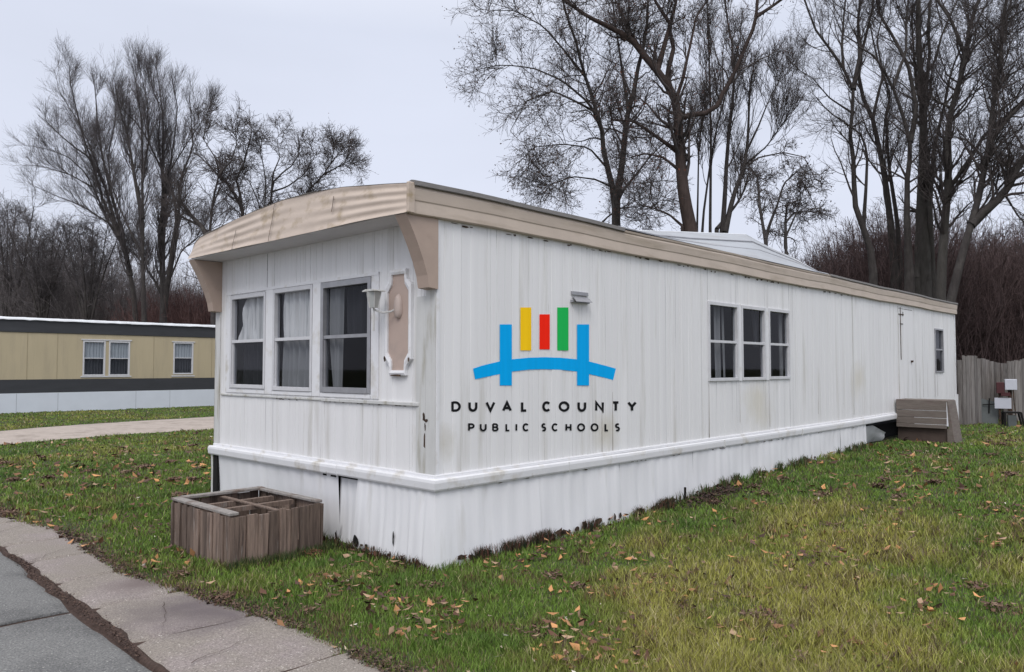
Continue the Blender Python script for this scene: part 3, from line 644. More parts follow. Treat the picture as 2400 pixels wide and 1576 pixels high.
for k in range(6):
    c, s = math.cos(k*math.pi/3), math.sin(k*math.pi/3); s_.tube([(lx0+top_r*c, ly0+top_r*s, lz0-.002), (lx0+bot_r*c, ly0+bot_r*s, lz0-.136)], .004, 5)
s_.tube([(lx0, ly0, lz0-.13), (lx0, ly0, lz0-.33)], .009, 6)
s_.tube([(lx0, ly0, lz0-.15), (-.11, ly0-.04, lz0-.175), (-.06, ly0-.09, lz0-.165), (-.03, ly0-.13, lz0-.14)], .008, 6); s_.build('lamp_bracket', M['trim_dirty'], L_)
s_ = MB()
vs = []; rings = [(.0, .075), (.02, .07), (.035, .05), (.04, .01)]
for d_, r0 in rings:
    for k in range(12): a = 2*math.pi*k/12; vs.append((-.014-d_, .46+r0*.62*math.cos(a), 2.09+r0*1.15*math.sin(a)*(1 if math.sin(a) < 0 else 1.5)))
fs = [(l*12+k, l*12+(k+1) % 12, (l+1)*12+(k+1) % 12, (l+1)*12+k) for l in range(3) for k in range(12)]+[tuple(range(36, 48))]
s_.add(vs, fs); s_.build('lamp_base', mat('pale_pink_plate', (.50, .41, .37), .5, .1, 12), L_, smooth=True)
# small bracketed floodlight on the long wall
mb = MB(); mb.box(1.70, 1.95, -.02, -.001, 2.30, 2.335); mb.box(1.69, 1.96, -.03, -.001, 2.225, 2.25)
mb.add([(1.70, -.07, 2.235), (1.95, -.07, 2.24), (1.95, -.01, 2.29), (1.72, -.01, 2.285), (1.70, -.07, 2.228), (1.95, -.07, 2.233), (1.95, -.01, 2.28), (1.72, -.01, 2.275)], [(0, 1, 2, 3), (7, 6, 5, 4), (0, 4, 5, 1), (1, 5, 6, 2), (2, 6, 7, 3), (3, 7, 4, 0)])
w = part(mb, 'wall_fixture', M['alu'], bevel=.002)
# ---- painted emblem and lettering. The artwork is stretched towards the far end of the wall; drawing units -> wall metres
HM = (0.5247513327, 0.0021305477, 1.4591197137, -0.0994096847, -0.3946270204, 1.6079700403, -0.0621310529, 0.0024218723)
def wallpt(px, py, d):
    u, v = (px-1300)/100., (py-860)/100.; k = HM[6]*u+HM[7]*v+1
    return ((HM[0]*u+HM[1]*v+HM[2])/k, -d, (HM[3]*u+HM[4]*v+HM[5])/k)
def zz(x, y): return 1000+x*.2879, 650+y*.2879
emb = None
def quad(mb, x0, x1, y0, y1, d):
    n = 6; P = []
    for i in range(n): t = i/(n-1); P.append(wallpt(*zz(x0+(x1-x0)*t, y0), d))
    for i in range(n): t = i/(n-1); P.append(wallpt(*zz(x1-(x1-x0)*t, y1), d))
    mb.add(P, [tuple(range(2*n))])
tp = [(375, 745), (450, 720), (590, 686), (700, 668), (830, 656), (955, 652), (1080, 656), (1215, 668), (1325, 688), (1450, 720), (1538, 745)]
bt = [(392, 832), (470, 815), (590, 790), (700, 768), (830, 753), (955, 750), (1080, 753), (1215, 768), (1325, 790), (1430, 815), (1515, 838)]
mb = MB()
for i in range(len(tp)-1): mb.add([wallpt(*zz(*p), .0040) for p in (tp[i], tp[i+1], bt[i+1], bt[i])], [(0, 1, 2, 3)])
emb = part(mb, 'painted_emblem', M['paint_blue']); emb['label'] = 'blue bridge emblem with coloured bars painted on the long wall'
for x0, x1, y0, y1, mm in ((592, 690, 385, 882, 'paint_blue'), (1221, 1319, 385, 882, 'paint_blue'), (760, 848, 247, 597, 'paint_yellow'), (915, 999, 303, 588, 'paint_red'), (1060, 1151, 247, 597, 'paint_green')):
    mb = MB(); quad(mb, x0, x1, y0, y1, .0052); b_ = mb.build('painted_bar', M[mm], emb); b_['label'] = mm.split('_')[1]+' painted bar of the emblem'
# stroke letters on a unit box (x 0..1, y 0 top..1 bottom)
def arc(cx, cy, rx, ry, a0, a1, n=14): return [(cx+rx*math.cos(R(a0+(a1-a0)*i/n)), cy-ry*math.sin(R(a0+(a1-a0)*i/n))) for i in range(n+1)]
GL = {'D': [[(0, -.1), (0, 1.1)], [(0, 0), (.42, 0)]+arc(.42, .5, .58, .5, 90, -90)+[(0, 1)]],
      'U': [[(0, 0), (0, .55)]+arc(.5, .55, .5, .45, 180, 360)+[(1, 0)]],
      'V': [[(0, 0), (.5, 1), (1, 0)]], 'A': [[(0, 1), (.5, 0), (1, 1)], [(.22, .68), (.78, .68)]],
      'L': [[(0, 0), (0, 1), (1, 1)]], 'C': [arc(.5, .5, .5, .5, 42, 318, 20)], 'O': [arc(.5, .5, .5, .5, 0, 360, 28)],
      'N': [[(0, 1), (0, 0), (1, 1), (1, 0)]], 'T': [[(0, 0), (1, 0)], [(.5, 0), (.5, 1)]], 'Y': [[(0, 0), (.5, .52), (1, 0)], [(.5, .5), (.5, 1)]],
      'P': [[(0, 1), (0, 0), (.5, 0)]+arc(.5, .29, .5, .29, 90, -90)+[(0, .58)]],
      'B': [[(0, 0), (0, 1)], [(0, 0), (.5, 0)]+arc(.5, .24, .42, .24, 90, -90)+[(0, .48)], [(0, .48), (.5, .48)]+arc(.5, .74, .5, .26, 90, -90)+[(0, 1)]],
      'I': [[(.5, 0), (.5, 1)]], 'H': [[(0, 0), (0, 1)], [(1, 0), (1, 1)], [(0, .5), (1, .5)]],
      'S': [arc(.5, .25, .48, .25, 40, 270, 14)+arc(.5, .75, .5, .25, 90, -140, 14)[1:]]}
def stroke(mb, pts, hw, d):
    q = [pts[0]]
    for p in pts[1:]:
        if math.hypot(p[0]-q[-1][0], p[1]-q[-1][1]) > 1.2: q.append(p)
    pts = q; n = len(pts); L1, R1 = [], []
    for i, p in enumerate(pts):
        a = pts[max(i-1, 0)]; b = pts[min(i+1, n-1)]
        if i in (0, n-1): dx, dy = b[0]-a[0], b[1]-a[1]; k = 1
        else:
            d1 = (p[0]-a[0], p[1]-a[1]); d2 = (b[0]-p[0], b[1]-p[1]); l1 = math.hypot(*d1) or 1; l2 = math.hypot(*d2) or 1
            dx, dy = d1[0]/l1+d2[0]/l2, d1[1]/l1+d2[1]/l2; h = math.hypot(dx, dy) or 1; k = min(2.2, 2/h if h > .5 else 2.2)
        l = math.hypot(dx, dy) or 1; nx, ny = -dy/l*hw*k, dx/l*hw*k
        L1.append((p[0]+nx, p[1]+ny)); R1.append((p[0]-nx, p[1]-ny))
    for i in range(n-1): mb.add([wallpt(*zz(*q), d) for q in (L1[i], L1[i+1], R1[i+1], R1[i])], [(0, 1, 2, 3)])
def word(chars, y0, y1, hw, txt):
    for ch, x0, x1 in chars:
        mb = MB()
        for j, st in enumerate(GL[ch]):
            ax, bx, ay, by = x0+hw, x1-hw, y0+hw, y1-hw
            if ch == 'I': ax, bx = x0, x1
            stroke(mb, [(ax+(bx-ax)*x, ay+(by-ay)*y) for x, y in st], hw, .0040+.0006*j)
        o = part(mb, 'painted_letter', M['paint_black']); o['label'] = 'black painted letter '+ch+' of the word row '+txt
word([('D', 198, 275), ('U', 337, 411), ('V', 476, 557), ('A', 611, 692), ('L', 765, 818), ('C', 938, 1012), ('O', 1071, 1161), ('U', 1225, 1297), ('N', 1368, 1441), ('T', 1505, 1569), ('Y', 1630, 1709)], 1010, 1096, 10, 'DUVAL COUNTY')
word([('P', 335, 388), ('U', 430, 486), ('B', 530, 582), ('L', 638, 678), ('I', 722, 734), ('C', 778, 833), ('S', 931, 971), ('C', 1015, 1070), ('H', 1127, 1177), ('O', 1222, 1288), ('O', 1332, 1397), ('L', 1445, 1481), ('S', 1531, 1571)], 1189, 1256, 7.5, 'PUBLIC SCHOOLS')

# ---------------------------------------------------------------- wooden planter box by the front wall
def lw(a, y, z=None):
    p = HOME+EX*a+EY*y; return (p[0], p[1], float(height(p[0], p[1])) if z is None else z)
box = empty('wooden_box', lw(-1.12, 1.17, 0), HANG); tag(box, 'open wooden box of weathered vertical boards in front of the home', 'box')
BX, BY, BH = .84, 1.08, .455
def boards(parent, name, length, along, r, outward, th=.022):
    mb = MB(); a = 0.
    while a < length-.01:
        w = min(r.choice((.055, .07, .09, .095, .12)), length-a); h = BH+r.uniform(-.022, .006)-.03; o = r.uniform(-.011, .011); lean = r.uniform(-.016, .016)
        p, q = a+.002, a+w-r.uniform(.002, .008)
        mb.hexa([along(p+lean, o-th/2, -.04), along(q+lean, o-th/2, -.04), along(q+lean, o+th/2, -.04), along(p+lean, o+th/2, -.04),
                 along(p, o-th/2, h), along(q, o-th/2, h), along(q, o+th/2, h), along(p, o+th/2, h)]); a += w
    return mb.build(name, M['wood'], parent)
rb = random.Random(8)
boards(box, 'side_panel', BX, lambda a, o, z: (a, o, z), rb, -1)
boards(box, 'side_panel', BY, lambda a, o, z: (o, a, z), rb, -1)
boards(box, 'side_panel', BX, lambda a, o, z: (a, BY+o, z), rb, 1)
boards(box, 'side_panel', BY, lambda a, o, z: (BX+o, a, z), rb, 1)
mb = MB(); z0 = BH-.028
mb.box(-.012, .07, -.012, BY+.012, z0, BH-.005); mb.box(.07, BX+.012, BY-.07, BY+.012, z0+.003, BH); mb.box(BX-.05, BX+.012, .02, BY-.07, z0, BH-.004); mb.each('rim', M['wood_top'], box, bevel=.004)
mb = MB(); mb.box(.07, BX-.05, BY*.36, BY*.36+.05, z0-.05, z0-.012); mb.box(.07, BX-.05, BY*.68, BY*.68+.05, z0-.06, z0-.02); mb.box(BX*.48, BX*.48+.045, .02, BY-.07, z0-.018, z0-.008)
mb.box(.03, .06, .03, .06, -.02, z0); mb.box(BX-.05, BX-.02, .03, .06, -.02, z0-.01); mb.each('cross_bar', M['wood'], box)
mb = MB(); mb.box(.02, BX-.02, .02, BY-.02, .0, .06); part(mb, 'soil_fill', M['dirt'], box)
# gate-like second stack of boards butting its left end
# ---------------------------------------------------------------- wooden steps at the side door
st = empty('wooden_steps', lw(11.15, 0, .22), HANG); tag(st, 'brown wooden steps below the side door of the white home', 'steps')
mb = MB()
for i, (z0, z1, o) in enumerate(((.615, .80, .0), (.485, .61, .004), (.37, .48, -.004), (.30, .365, -.012))):
    mb.box(-.055+o, -.03+o, -.86, -.035, z0, z1)
mb.box(-.03, .50, -.86, -.035, .765, .80); part(mb, 'top_boards', M['wood_step'], st, bevel=.004)
mb = MB(); mb.box(.02, .05, -.86, -.035, -.05, .34); part(mb, 'riser', M['wood_red'], st)
mb = MB(); mb.hexa([(-.01, -.99, -.05), (.50, -.99, -.05), (.50, -.90, -.05), (-.01, -.90, -.05), (-.03, -.885, .79), (.46, -.885, .79), (.46, -.862, .79), (-.03, -.862, .79)]); part(mb, 'side_panel', M['wood_step'], st, bevel=.004)
mb = MB(); mb.box(-.02, .06, -.93, -.86, -.05, .30); part(mb, 'post', M['wood_step'], st)

# ---------------------------------------------------------------- weathered fence and the clutter before it
def fence(name, p0, p1, hs, label, seed):
    r = random.Random(seed); d_ = np.array(p1)-np.array(p0); L_ = float(np.linalg.norm(d_)); an = math.atan2(d_[1], d_[0])
    e_ = empty(name, (p0[0], p0[1], float(height(p0[0], p0[1]))), an); tag(e_, label, 'fence', 'weathered fences')
    mb = MB(); a = 0.
    while a < L_:
        w = r.uniform(.09, .16); h = float(np.interp(a/L_, np.linspace(0, 1, len(hs)), hs))+r.uniform(-.03, .03); o = r.uniform(-.012, .012); l_ = r.uniform(-.01, .01)
        mb.hexa([(a, o-.011, -.1), (a+w-.006, o-.011, -.1), (a+w-.006, o+.011, -.1), (a, o+.011, -.1), (a+l_, o-.011, h), (a+w-.006+l_, o-.011, h-.01), (a+w-.006+l_, o+.011, h-.01), (a+l_, o+.011, h)]); a += w
    mb.build('picket_panel', M['fence_wood'], e_)
    for a in (0.05, L_-.05):
        mb = MB(); mb.box(a-.05, a+.05, .02, .12, -.1, max(hs)-.12); mb.build('post', M['fence_wood'], e_)
    mb = MB(); mb.box(0, L_, .014, .05, .35, .44); mb.box(0, L_, .014, .05, 1.15, 1.24); mb.each('rail', M['fence_wood'], e_)
    return e_
def at(px, py, Y):
    """a point seen at photo coordinate (px, py) on the plane Y metres ahead; used once, to survey the place"""
    dx, dz = (px-1200)/1800., -(py-788)/1800.; c, s = math.cos(PITCH), math.sin(PITCH)
    ry = c-dz*s; rz = s+dz*c; return np.array([dx/ry*Y, Y, 1.6+rz/ry*Y])
def gp(px, Y): p = at(px, 860, Y); return (p[0], Y)
fence('wooden_fence', gp(2256, 17.2), gp(2296, 17.6), [1.56, 1.58, 1.54, 1.5], 'short grey plank fence section nearest the end of the white home', 3)
fence('wooden_fence', gp(2290, 18.6), gp(2368, 19.0), [1.50, 1.47, 1.42, 1.4], 'set back grey plank fence behind the white and red boxes', 5)
fence('wooden_fence', gp(2362, 18.0), gp(2560, 19.5), [1.42, 1.50, 1.45, 1.3, 1.4, 1.45], 'grey plank fence running out of the right edge', 6)
p = at(2368, 960, 17.3); ped = empty('utility_pedestal', (p[0], p[1], .3), R(-28)); tag(ped, 'utility post with a white box and a dark red box by the fence', 'utility box')
mb = MB(); mb.box(-.04, .04, -.03, .03, -.1, 1.0); mb.tube([(-.2, 0, -.1), (-.2, 0, .75)], .02, 6); mb.build('post', M['rust'], ped)
mb = MB(); mb.box(-.10, .13, -.12, .02, .80, 1.04); mb.build('meter_box', M['white_plastic'], ped, bevel=.008)
mb = MB(); mb.tube([(.06, -.06, .80), (.07, -.06, .5), (.10, -.05, .2), (.16, -.02, -.05)], .011, 6); mb.build('conduit', M['rust'], ped)
mb = MB(); mb.box(-.26, -.105, -.10, .02, .72, .97); mb.box(-.18, .0, -.095, .02, .66, .74); mb.build('switch_box', M['red_box'], ped, bevel=.006)
mb = MB(); mb.box(-.30, .02, -.05, -.03, .38, .62); mb.build('cover_plate', M['white_plastic'], ped)
p = at(2372, 960, 16.9); sn = empty('metal_stand', (p[0], p[1], .3), R(-20)); tag(sn, 'low black metal stand in grass below the utility boxes', 'stand')
mb = MB(); mb.box(-.17, .15, -.12, .12, .30, .335); mb.build('top', M['black'], sn)
for x, y, l_ in ((-.16, -.11, 0), (.14, -.11, .07), (-.16, .11, 0), (.14, .11, .07)):
    mb = MB(); mb.tube([(x, y, .32), (x+l_, y, -.02)], .022, 6); mb.build('leg', M['black'], sn)
mb = MB(); mb.box(-.10, .06, -.1, .0, .0, .26); mb.build('shelf', M['green_grey'], sn)
p = at(2318, 960, 17.6); lp = empty('leaning_board', (p[0], p[1], .3), R(-18)); tag(lp, 'dull grey green board leaning against the set back fence', 'board')
mb = MB(); mb.hexa([(-.24, -.08, -.05), (.16, -.08, -.05), (.16, -.05, -.05), (-.24, -.05, -.05), (-.22, .1, .62), (.20, .1, .50), (.20, .13, .50), (-.22, .13, .62)]); mb.build('panel', M['green_grey'], lp)
mb = MB(); mb.tube([(-.12, .02, .45), (.12, .02, .47)], .012, 5); mb.tube([(.0, .02, .25), (.02, .03, .60)], .014, 5); mb.build('frame_bar', M['black'], lp)
mb = MB(); mb.tube([(0, 0, -.05), (.004, 0, .17)], .013, 6); sk = mb.build('stake', M['black']); sk.location = lw(3.6, -.09); tag(sk, 'thin dark stake standing in weeds at the foot of the skirting', 'stake')

# ---------------------------------------------------------------- tan home across the drive
PX0 = np.array([-12.37, 32.12, 0.]); tan = empty('mobile_home', tuple(PX0), HANG)
tag(tan, 'tan mobile home with charcoal bands and white skirting behind the drive', 'mobile home', 'mobile homes')
x0, x1, dp = -12.5, 1.6, 3.8
TW = [(-5.10, -4.32, 1.29, 2.61), (-4.20, -3.44, 1.29, 2.61), (-1.78, -.97, 1.33, 2.63)]
siding('wall', x1-x0, [(a-x0, b-x0, c, d_) for a, b, c, d_ in TW], lambda a, d_, z: (a+x0, d_, z), M['tan'], tan, z0=1.18, z1=2.86, pitch=.4, seed=33, groove=.002, amp=.001)
mb = MB(); mb.box(x1-.02, x1, 0.02, dp, .0, 3.2); mb.box(x0, x0+.02, .02, dp, 0, 3.2); mb.box(x0+.02, x1-.02, dp-.02, dp, 0, 3.2); mb.build('wall', M['tan'], tan)
mb = MB(); mb.box(x0+.1, x1-.1, .5, .54, .1, 3.1); mb.build('inner_shell', M['room'], tan)
mb = MB(); mb.box(x0-.03, x1+.03, -.03, dp+.03, 2.84, 3.27); mb.build('roof_band', M['charcoal'], tan, bevel=.01)
mb = MB(); mb.box(x0, x1, -.012, .0, .70, 1.178); mb.build('lower_band', M['charcoal'], tan)
mb = MB(); mb.box(x0, x1, -.024, -.004, -.05, .70); mb.build('skirting', M['white_skirt2'], tan)
mb = MB()
for a in (-10.9, -8.45, -6.9, -5.95, -2.55, -.2, .9): mb.box(a, a+.014, -.008, .0, 1.18, 2.84)
mb.each('seam_strip', mat('tan_seam', (.33, .28, .19), .6, .1, 3), tan)
mb = MB()
for a in (-7.2, -5.9, -3.2, -1.9, .4): mb.box(a, a+.012, -.027, -.0245, .0, .69)
mb.each('skirting_joint', mat('skirt_joint', (.34, .36, .39), .6, .1, 3), tan)
mb = MB()
for a0_, a1_ in ((-5.16, -3.38), (-1.84, -.91)): mb.box(a0_, a1_, -.03, -.0, 2.62, 2.66); mb.box(a0_, a1_, -.03, -.0, 1.24, 1.285)
mb.each('window_casing', M['alu_white'], tan)
V = []; nn = 90
for i in range(nn+1):
    x = x0-.08+(x1-x0+.16)*i/nn
    for y, z in ((-.09, 3.275), (-.08, 3.33), (.5, 3.40), (dp/2, 3.47), (dp, 3.36), (dp+.08, 3.27)): V.append((x, y, z+.02*(random.random()-.5)))
ii = np.arange((nn+1)*6).reshape(nn+1, 6); mesh_np('roof', V, np.stack([ii[:-1, :-1], ii[:-1, 1:], ii[1:, 1:], ii[1:, :-1]], -1).reshape(-1, 4), M['roof'], tan)
for i, o in enumerate(TW):
    w = window(o, fside, M['alu_white'], [(.0, 1., .0, 1., .5, 1., M['blind'], .06), (0, 1, 0, 1, 0, .5, M['screen'], .08)], 60+i, fw=.05, parent=tan, rail=(1.95, 1.95, 1.99)[i])

# ---------------------------------------------------------------- trees (bare, winter)
def tubes(P, Rr, S=3):
    """P (n,K,3), Rr (n,K) -> verts, quads"""
    n, K, _ = P.shape; D = np.empty_like(P); D[:, 1:-1] = P[:, 2:]-P[:, :-2]; D[:, 0] = P[:, 1]-P[:, 0]; D[:, -1] = P[:, -1]-P[:, -2]
    D /= np.linalg.norm(D, axis=2, keepdims=True)+1e-9
    ref = np.where(np.abs(D[:, :1, 2:3]) > .9, np.array([1., 0, 0]), np.array([0, 0, 1.])); U = np.cross(D, np.broadcast_to(ref, D.shape)); U /= np.linalg.norm(U, axis=2, keepdims=True)+1e-9
    Wv = np.cross(D, U); an = np.arange(S)*2*np.pi/S
    V = P[:, :, None, :]+Rr[:, :, None, None]*(U[:, :, None, :]*np.cos(an)[None, None, :, None]+Wv[:, :, None, :]*np.sin(an)[None, None, :, None])
    idx = np.arange(n*K*S).reshape(n, K, S); a = idx[:, :-1, :]; b = np.roll(idx, -1, 2)[:, :-1, :]; c = np.roll(idx, -1, 2)[:, 1:, :]; d_ = idx[:, 1:, :]
    return V.reshape(-1, 3), np.stack([a, b, c, d_], -1).reshape(-1, 4)
def joinVF(lst):
    Vs, Fs, b = [], [], 0
    for V, F in lst: Vs.append(V); Fs.append(F+b); b += len(V)
    return np.concatenate(Vs), np.concatenate(Fs)
def grow(r, P, Rr, per, len_, ang, K, up=.15, wander=.12, rs=.55, tmin=.15, rmin=.004, shrink=.55, gnarl=0.):
    """children on polylines P (n,Kp,3) -> polylines (n*per,K,3)"""
    n, Kp, _ = P.shape; m = n*per; par = np.repeat(np.arange(n), per); t = tmin+(1-tmin)*r.random(m)**(1.2 if shrink > .7 else .85)
    f = t*(Kp-1); i = np.minimum(f.astype(int), Kp-2); u = (f-i)[:, None]
    base = P[par, i]*(1-u)+P[par, i+1]*u; tan_ = P[par, i+1]-P[par, i]; seg = np.linalg.norm(tan_, axis=1, keepdims=True)+1e-9; tan_ = tan_/seg
    rb_ = Rr[par, i]*(1-u[:, 0])+Rr[par, i+1]*u[:, 0]
    rv = r.normal(size=(m, 3)); rv -= tan_*(rv*tan_).sum(1, keepdims=True); rv /= np.linalg.norm(rv, axis=1, keepdims=True)+1e-9
    a = np.radians(ang*(.6+.8*r.random(m)))[:, None]; d_ = tan_*np.cos(a)+rv*np.sin(a)
    L = len_*(.55+.9*r.random(m))*(1-shrink*t); st = (L/(K-1))[:, None]
    out = np.empty((m, K, 3)); out[:, 0] = base; cur = base.copy()
    for k in range(1, K):
        d_ = d_+r.normal(size=(m, 3))*(wander+gnarl)+np.array([0, 0, up]); d_ /= np.linalg.norm(d_, axis=1, keepdims=True); cur = cur+d_*st; out[:, k] = cur
    r0 = np.maximum(rb_*rs, rmin); w = np.linspace(1, 0, K)[None, :]; RR = rmin*.6+(r0[:, None]-rmin*.6)*w**.9
    return out, RR
def limb_poly(pts, Y, Yd, K, r):
    """resample a surveyed limb to K points, drifting Yd metres in depth from base to tip"""
    pts = np.array(pts, float); s = np.concatenate([[0], np.cumsum(np.hypot(*np.diff(pts, axis=0).T))]); u = np.linspace(0, 1, K)*s[-1]
    X = np.interp(u, s, pts[:, 0]); Z = np.interp(u, s, pts[:, 1]); out = []
    for k in range(K):
        v = k/(K-1); out.append(at(X[k], Z[k], Y+Yd*v+(.05*math.sin(k*1.7) if 0 < k else 0)))
    return np.array(out)
def tree(name, limbs, Y, label, cat, group, seed, lv=((10, 1.9, 42), (7, .9, 42), (5, .45, 40)), up=(.22, .12, .05), bark=None, twig=None, K=14, rmin=.0045, gnarl=0., leaves=0, leafcol=(.10, .05, .03), tmin=.25, wander=.12, shrink=.55, S0=8):
    """limbs: (points in survey coordinates, base radius m, tip radius m[, depth drift])"""
    r = np.random.default_rng(seed); bark = bark or M['bark']; twig = twig or M['twig']; Ps, Rs = [], []
    for l in limbs:
        yd = l[3] if len(l) > 3 else float(r.uniform(-1.6, 1.6)); P = limb_poly(l[0], Y, yd, K, r); Ps.append(P); Rs.append(l[1]*.80+(l[2]*.85-l[1]*.80)*np.linspace(0, 1, K)**.6)
    # every limb starts on the tree: join its foot to the nearest point of the limbs before it
    zg = min(p[0, 2] for p in Ps)
    for i in range(1, len(Ps)):
        if Ps[i][0, 2] < zg+1.2: continue
        q = np.concatenate(Ps[:i]); dv = (q-Ps[i][0])*np.array([1, .25, 1]); j = int(np.argmin((dv**2).sum(1))); a_ = q[j]; a2 = q[min(j+1, len(q)-1)] if (j+1) % K else q[j]
        dlt = (a_-Ps[i][0])[None]*(1-np.linspace(0, 1, K))[:, None]**1.5; gap = math.hypot(a_[0]-Ps[i][0, 0], a_[2]-Ps[i][0, 2])
        if gap < 1.1: Ps[i] = Ps[i]+dlt
        else: Ps[i] = Ps[i]+dlt*np.array([0, 1, 0]); Ps[i] = np.concatenate([a_[None], Ps[i][:-1]])
    Ps = np.array(Ps); Rs = np.array(Rs); b0 = Ps[0, 0]
    root = empty(name, (float(b0[0]), float(b0[1]), float(Ps[:, :, 2].min()))); tag(root, label, cat, group); off = np.array(root.location)
    # a trunk down to the soil under the lowest surveyed point
    zlow = Ps[:, 0, 2].min(); low = [(Ps[i, 0], Rs[i, 0]) for i in range(len(limbs)) if Ps[i, 0, 2] < zlow+1.2]
    for q, rr_ in low:
        if q[2] > .3:
            g_ = np.linspace(0, 1, K)[:, None]; foot = np.array([q[0]*1.0, q[1], -.1]); Ps = np.concatenate([Ps, (foot+(q-foot)*g_)[None]]); Rs = np.concatenate([Rs, (rr_*(1.25-.25*np.linspace(0, 1, K)))[None]])
    nl = len(limbs)
    V, F = tubes(Ps, Rs, S0); mesh_np('trunk', V-off, F, bark, root, smooth=True)
    parts_ = []; P, Q = Ps[:nl], Rs[:nl]; lenw = np.array([np.linalg.norm(p[-1]-p[0]) for p in P]); 
    # longer limbs carry more branches
    reps = np.maximum(1, np.round(lenw/ max(1e-6, np.median(lenw))).astype(int)); P = np.repeat(P, reps, 0); Q = np.repeat(Q, reps, 0)
    tips = None
    for li, (per, ln, an) in enumerate(lv):
        P, Q = grow(r, P, Q, per, ln, an, (7, 6, 4, 3)[li], up=up[min(li, len(up)-1)], wander=wander, tmin=tmin if li == 0 else .12, rmin=rmin*(2.2, 1.4, 1, .8)[li], gnarl=gnarl, rs=(.42, .55, .6, .6)[li], shrink=(shrink, .6, .5, .5)[li])
        parts_.append(tubes(P, Q, 5 if li == 0 else 3)); tips = P
    V, F = joinVF(parts_); mesh_np('crown', V-off, F, twig, root)
    if leaves:
        k = r.integers(0, len(tips), leaves); c = tips[k, -1]+r.normal(size=(leaves, 3))*.05; s_ = .014+.024*r.random((leaves, 1))
        a = r.normal(size=(leaves, 3)); a /= np.linalg.norm(a, axis=1, keepdims=True); b = np.cross(a, r.normal(size=(leaves, 3))); b /= np.linalg.norm(b, axis=1, keepdims=True)+1e-9
        V = np.stack([c-a*s_, c+b*s_*.6, c+a*s_, c-b*s_*.6], 1).reshape(-1, 3); F = np.arange(len(V)).reshape(-1, 4); col = np.repeat(np.array(leafcol)*(.5+r.random((leaves, 1))), 4, 0)
        mesh_np('leaves', V-off, F, M['dead_leaf'], root, col=col)
    return root
def Z2(pts): return [(1050+.384*x, .384*y) for x, y in pts]
def Z3(pts): return [(1750+.544*x, .544*y) for x, y in pts]
def Z1(pts): return [(.4478*x, 100+.4478*y) for x, y in pts]
GR = 'bare trees behind the white home'
tree('bare_tree', [
    (Z2([(1030, 1480), (1025, 1395), (1030, 1200), (1065, 1000), (1080, 820), (1105, 650), (1140, 540), (1165, 380), (1190, 310), (1215, 150), (1220, 0), (1230, -250)]), .20, .03),
    (Z2([(1022, 1260), (1010, 1170), (975, 1030), (950, 930), (940, 800), (870, 560), (820, 420), (780, 250), (740, 150), (700, 0), (650, -200)]), .15, .02, -1.5),
    (Z2([(1040, 1240), (1080, 1150), (1170, 1040), (1230, 960), (1330, 860)]), .09, .02, 1.2),
    (Z2([(1068, 700), (1050, 500), (1020, 200), (1000, 0), (960, -160)]), .08, .02, .8),
    (Z2([(940, 860), (870, 680), (700, 520), (520, 430), (330, 400), (160, 430)]), .07, .012, -2.4),
    (Z2([(900, 700), (800, 640), (640, 560), (480, 620), (380, 800)]), .06, .01, -2.8),
    (Z2([(870, 560), (740, 380), (600, 200), (420, 80), (200, 60)]), .06, .01, -2.),
    (Z2([(975, 1030), (860, 900), (700, 880), (520, 900), (430, 1000)]), .05, .01, -2.5),
    (Z2([(1000, 1150), (900, 1100), (760, 1080), (620, 1130), (560, 1230)]), .05, .01, -2.),
    (Z2([(920, 1380), (980, 1320), (1060, 1270), (1220, 1260)]), .05, .01, .5)],
    24., 'multi stemmed bare tree whose twigs spread left over the white home', 'tree', GR, 11, lv=((15, 2.0, 48), (9, 1.0, 46), (7, .45, 44)), up=(.08, .02, 0.), gnarl=.13, leaves=7000, leafcol=(.09, .055, .04), rmin=.0045)
tree('bare_tree', [
    (Z2([(1490, 1480), (1480, 1400), (1440, 1200), (1420, 1000), (1410, 830), (1400, 680), (1385, 600), (1330, 500), (1250, 400), (1180, 320), (1130, 250), (1050, 200)]), .30, .11, 0.),
    (Z2([(1050, 200), (950, 150), (850, 100), (750, 30), (700, 0), (560, -120), (400, -220)]), .11, .03, -.6),
    (Z2([(1290, 440), (1310, 370), (1350, 200), (1360, 150), (1300, 60), (1260, 0), (1200, -160)]), .13, .04, .6),
    (Z2([(1380, 520), (1375, 430), (1400, 300), (1370, 200), (1370, 150), (1400, 0), (1420, -200)]), .12, .04, 1.),
    (Z2([(1390, 960), (1300, 880), (1200, 800), (1130, 745), (1000, 735), (985, 650)]), .10, .03, -1.2),
    (Z2([(1405, 1030), (1300, 950), (1200, 935), (1120, 960)]), .08, .02, -.8),
    (Z2([(1440, 640), (1470, 500), (1480, 400), (1500, 250), (1520, 100), (1600, -20)]), .09, .03, .7),
    (Z2([(1180, 320), (1100, 180), (1050, 60), (1000, -40)]), .07, .03, .6),
    (Z2([(1430, 740), (1520, 715), (1620, 700), (1660, 670), (1670, 620), (1750, 480), (1830, 270), (1880, 150), (1890, 0), (1900, -150)]), .12, .05, -.8),
    (Z2([(1880, 150), (1960, 80), (2050, 0), (2150, -120)]), .08, .03, -.3),
    (Z2([(1430, 1380), (1350, 1310), (1250, 1270), (1160, 1250)]), .06, .02, -.6)],
    23., 'tall bare tree with the thickest reddish trunk rising over the home', 'tree', GR, 12, bark=M['bark_red'], lv=((13, 1.9, 46), (9, .95, 44), (6, .42, 44)), up=(.12, .05, 0.), gnarl=.1, leaves=4000, leafcol=(.10, .035, .02))
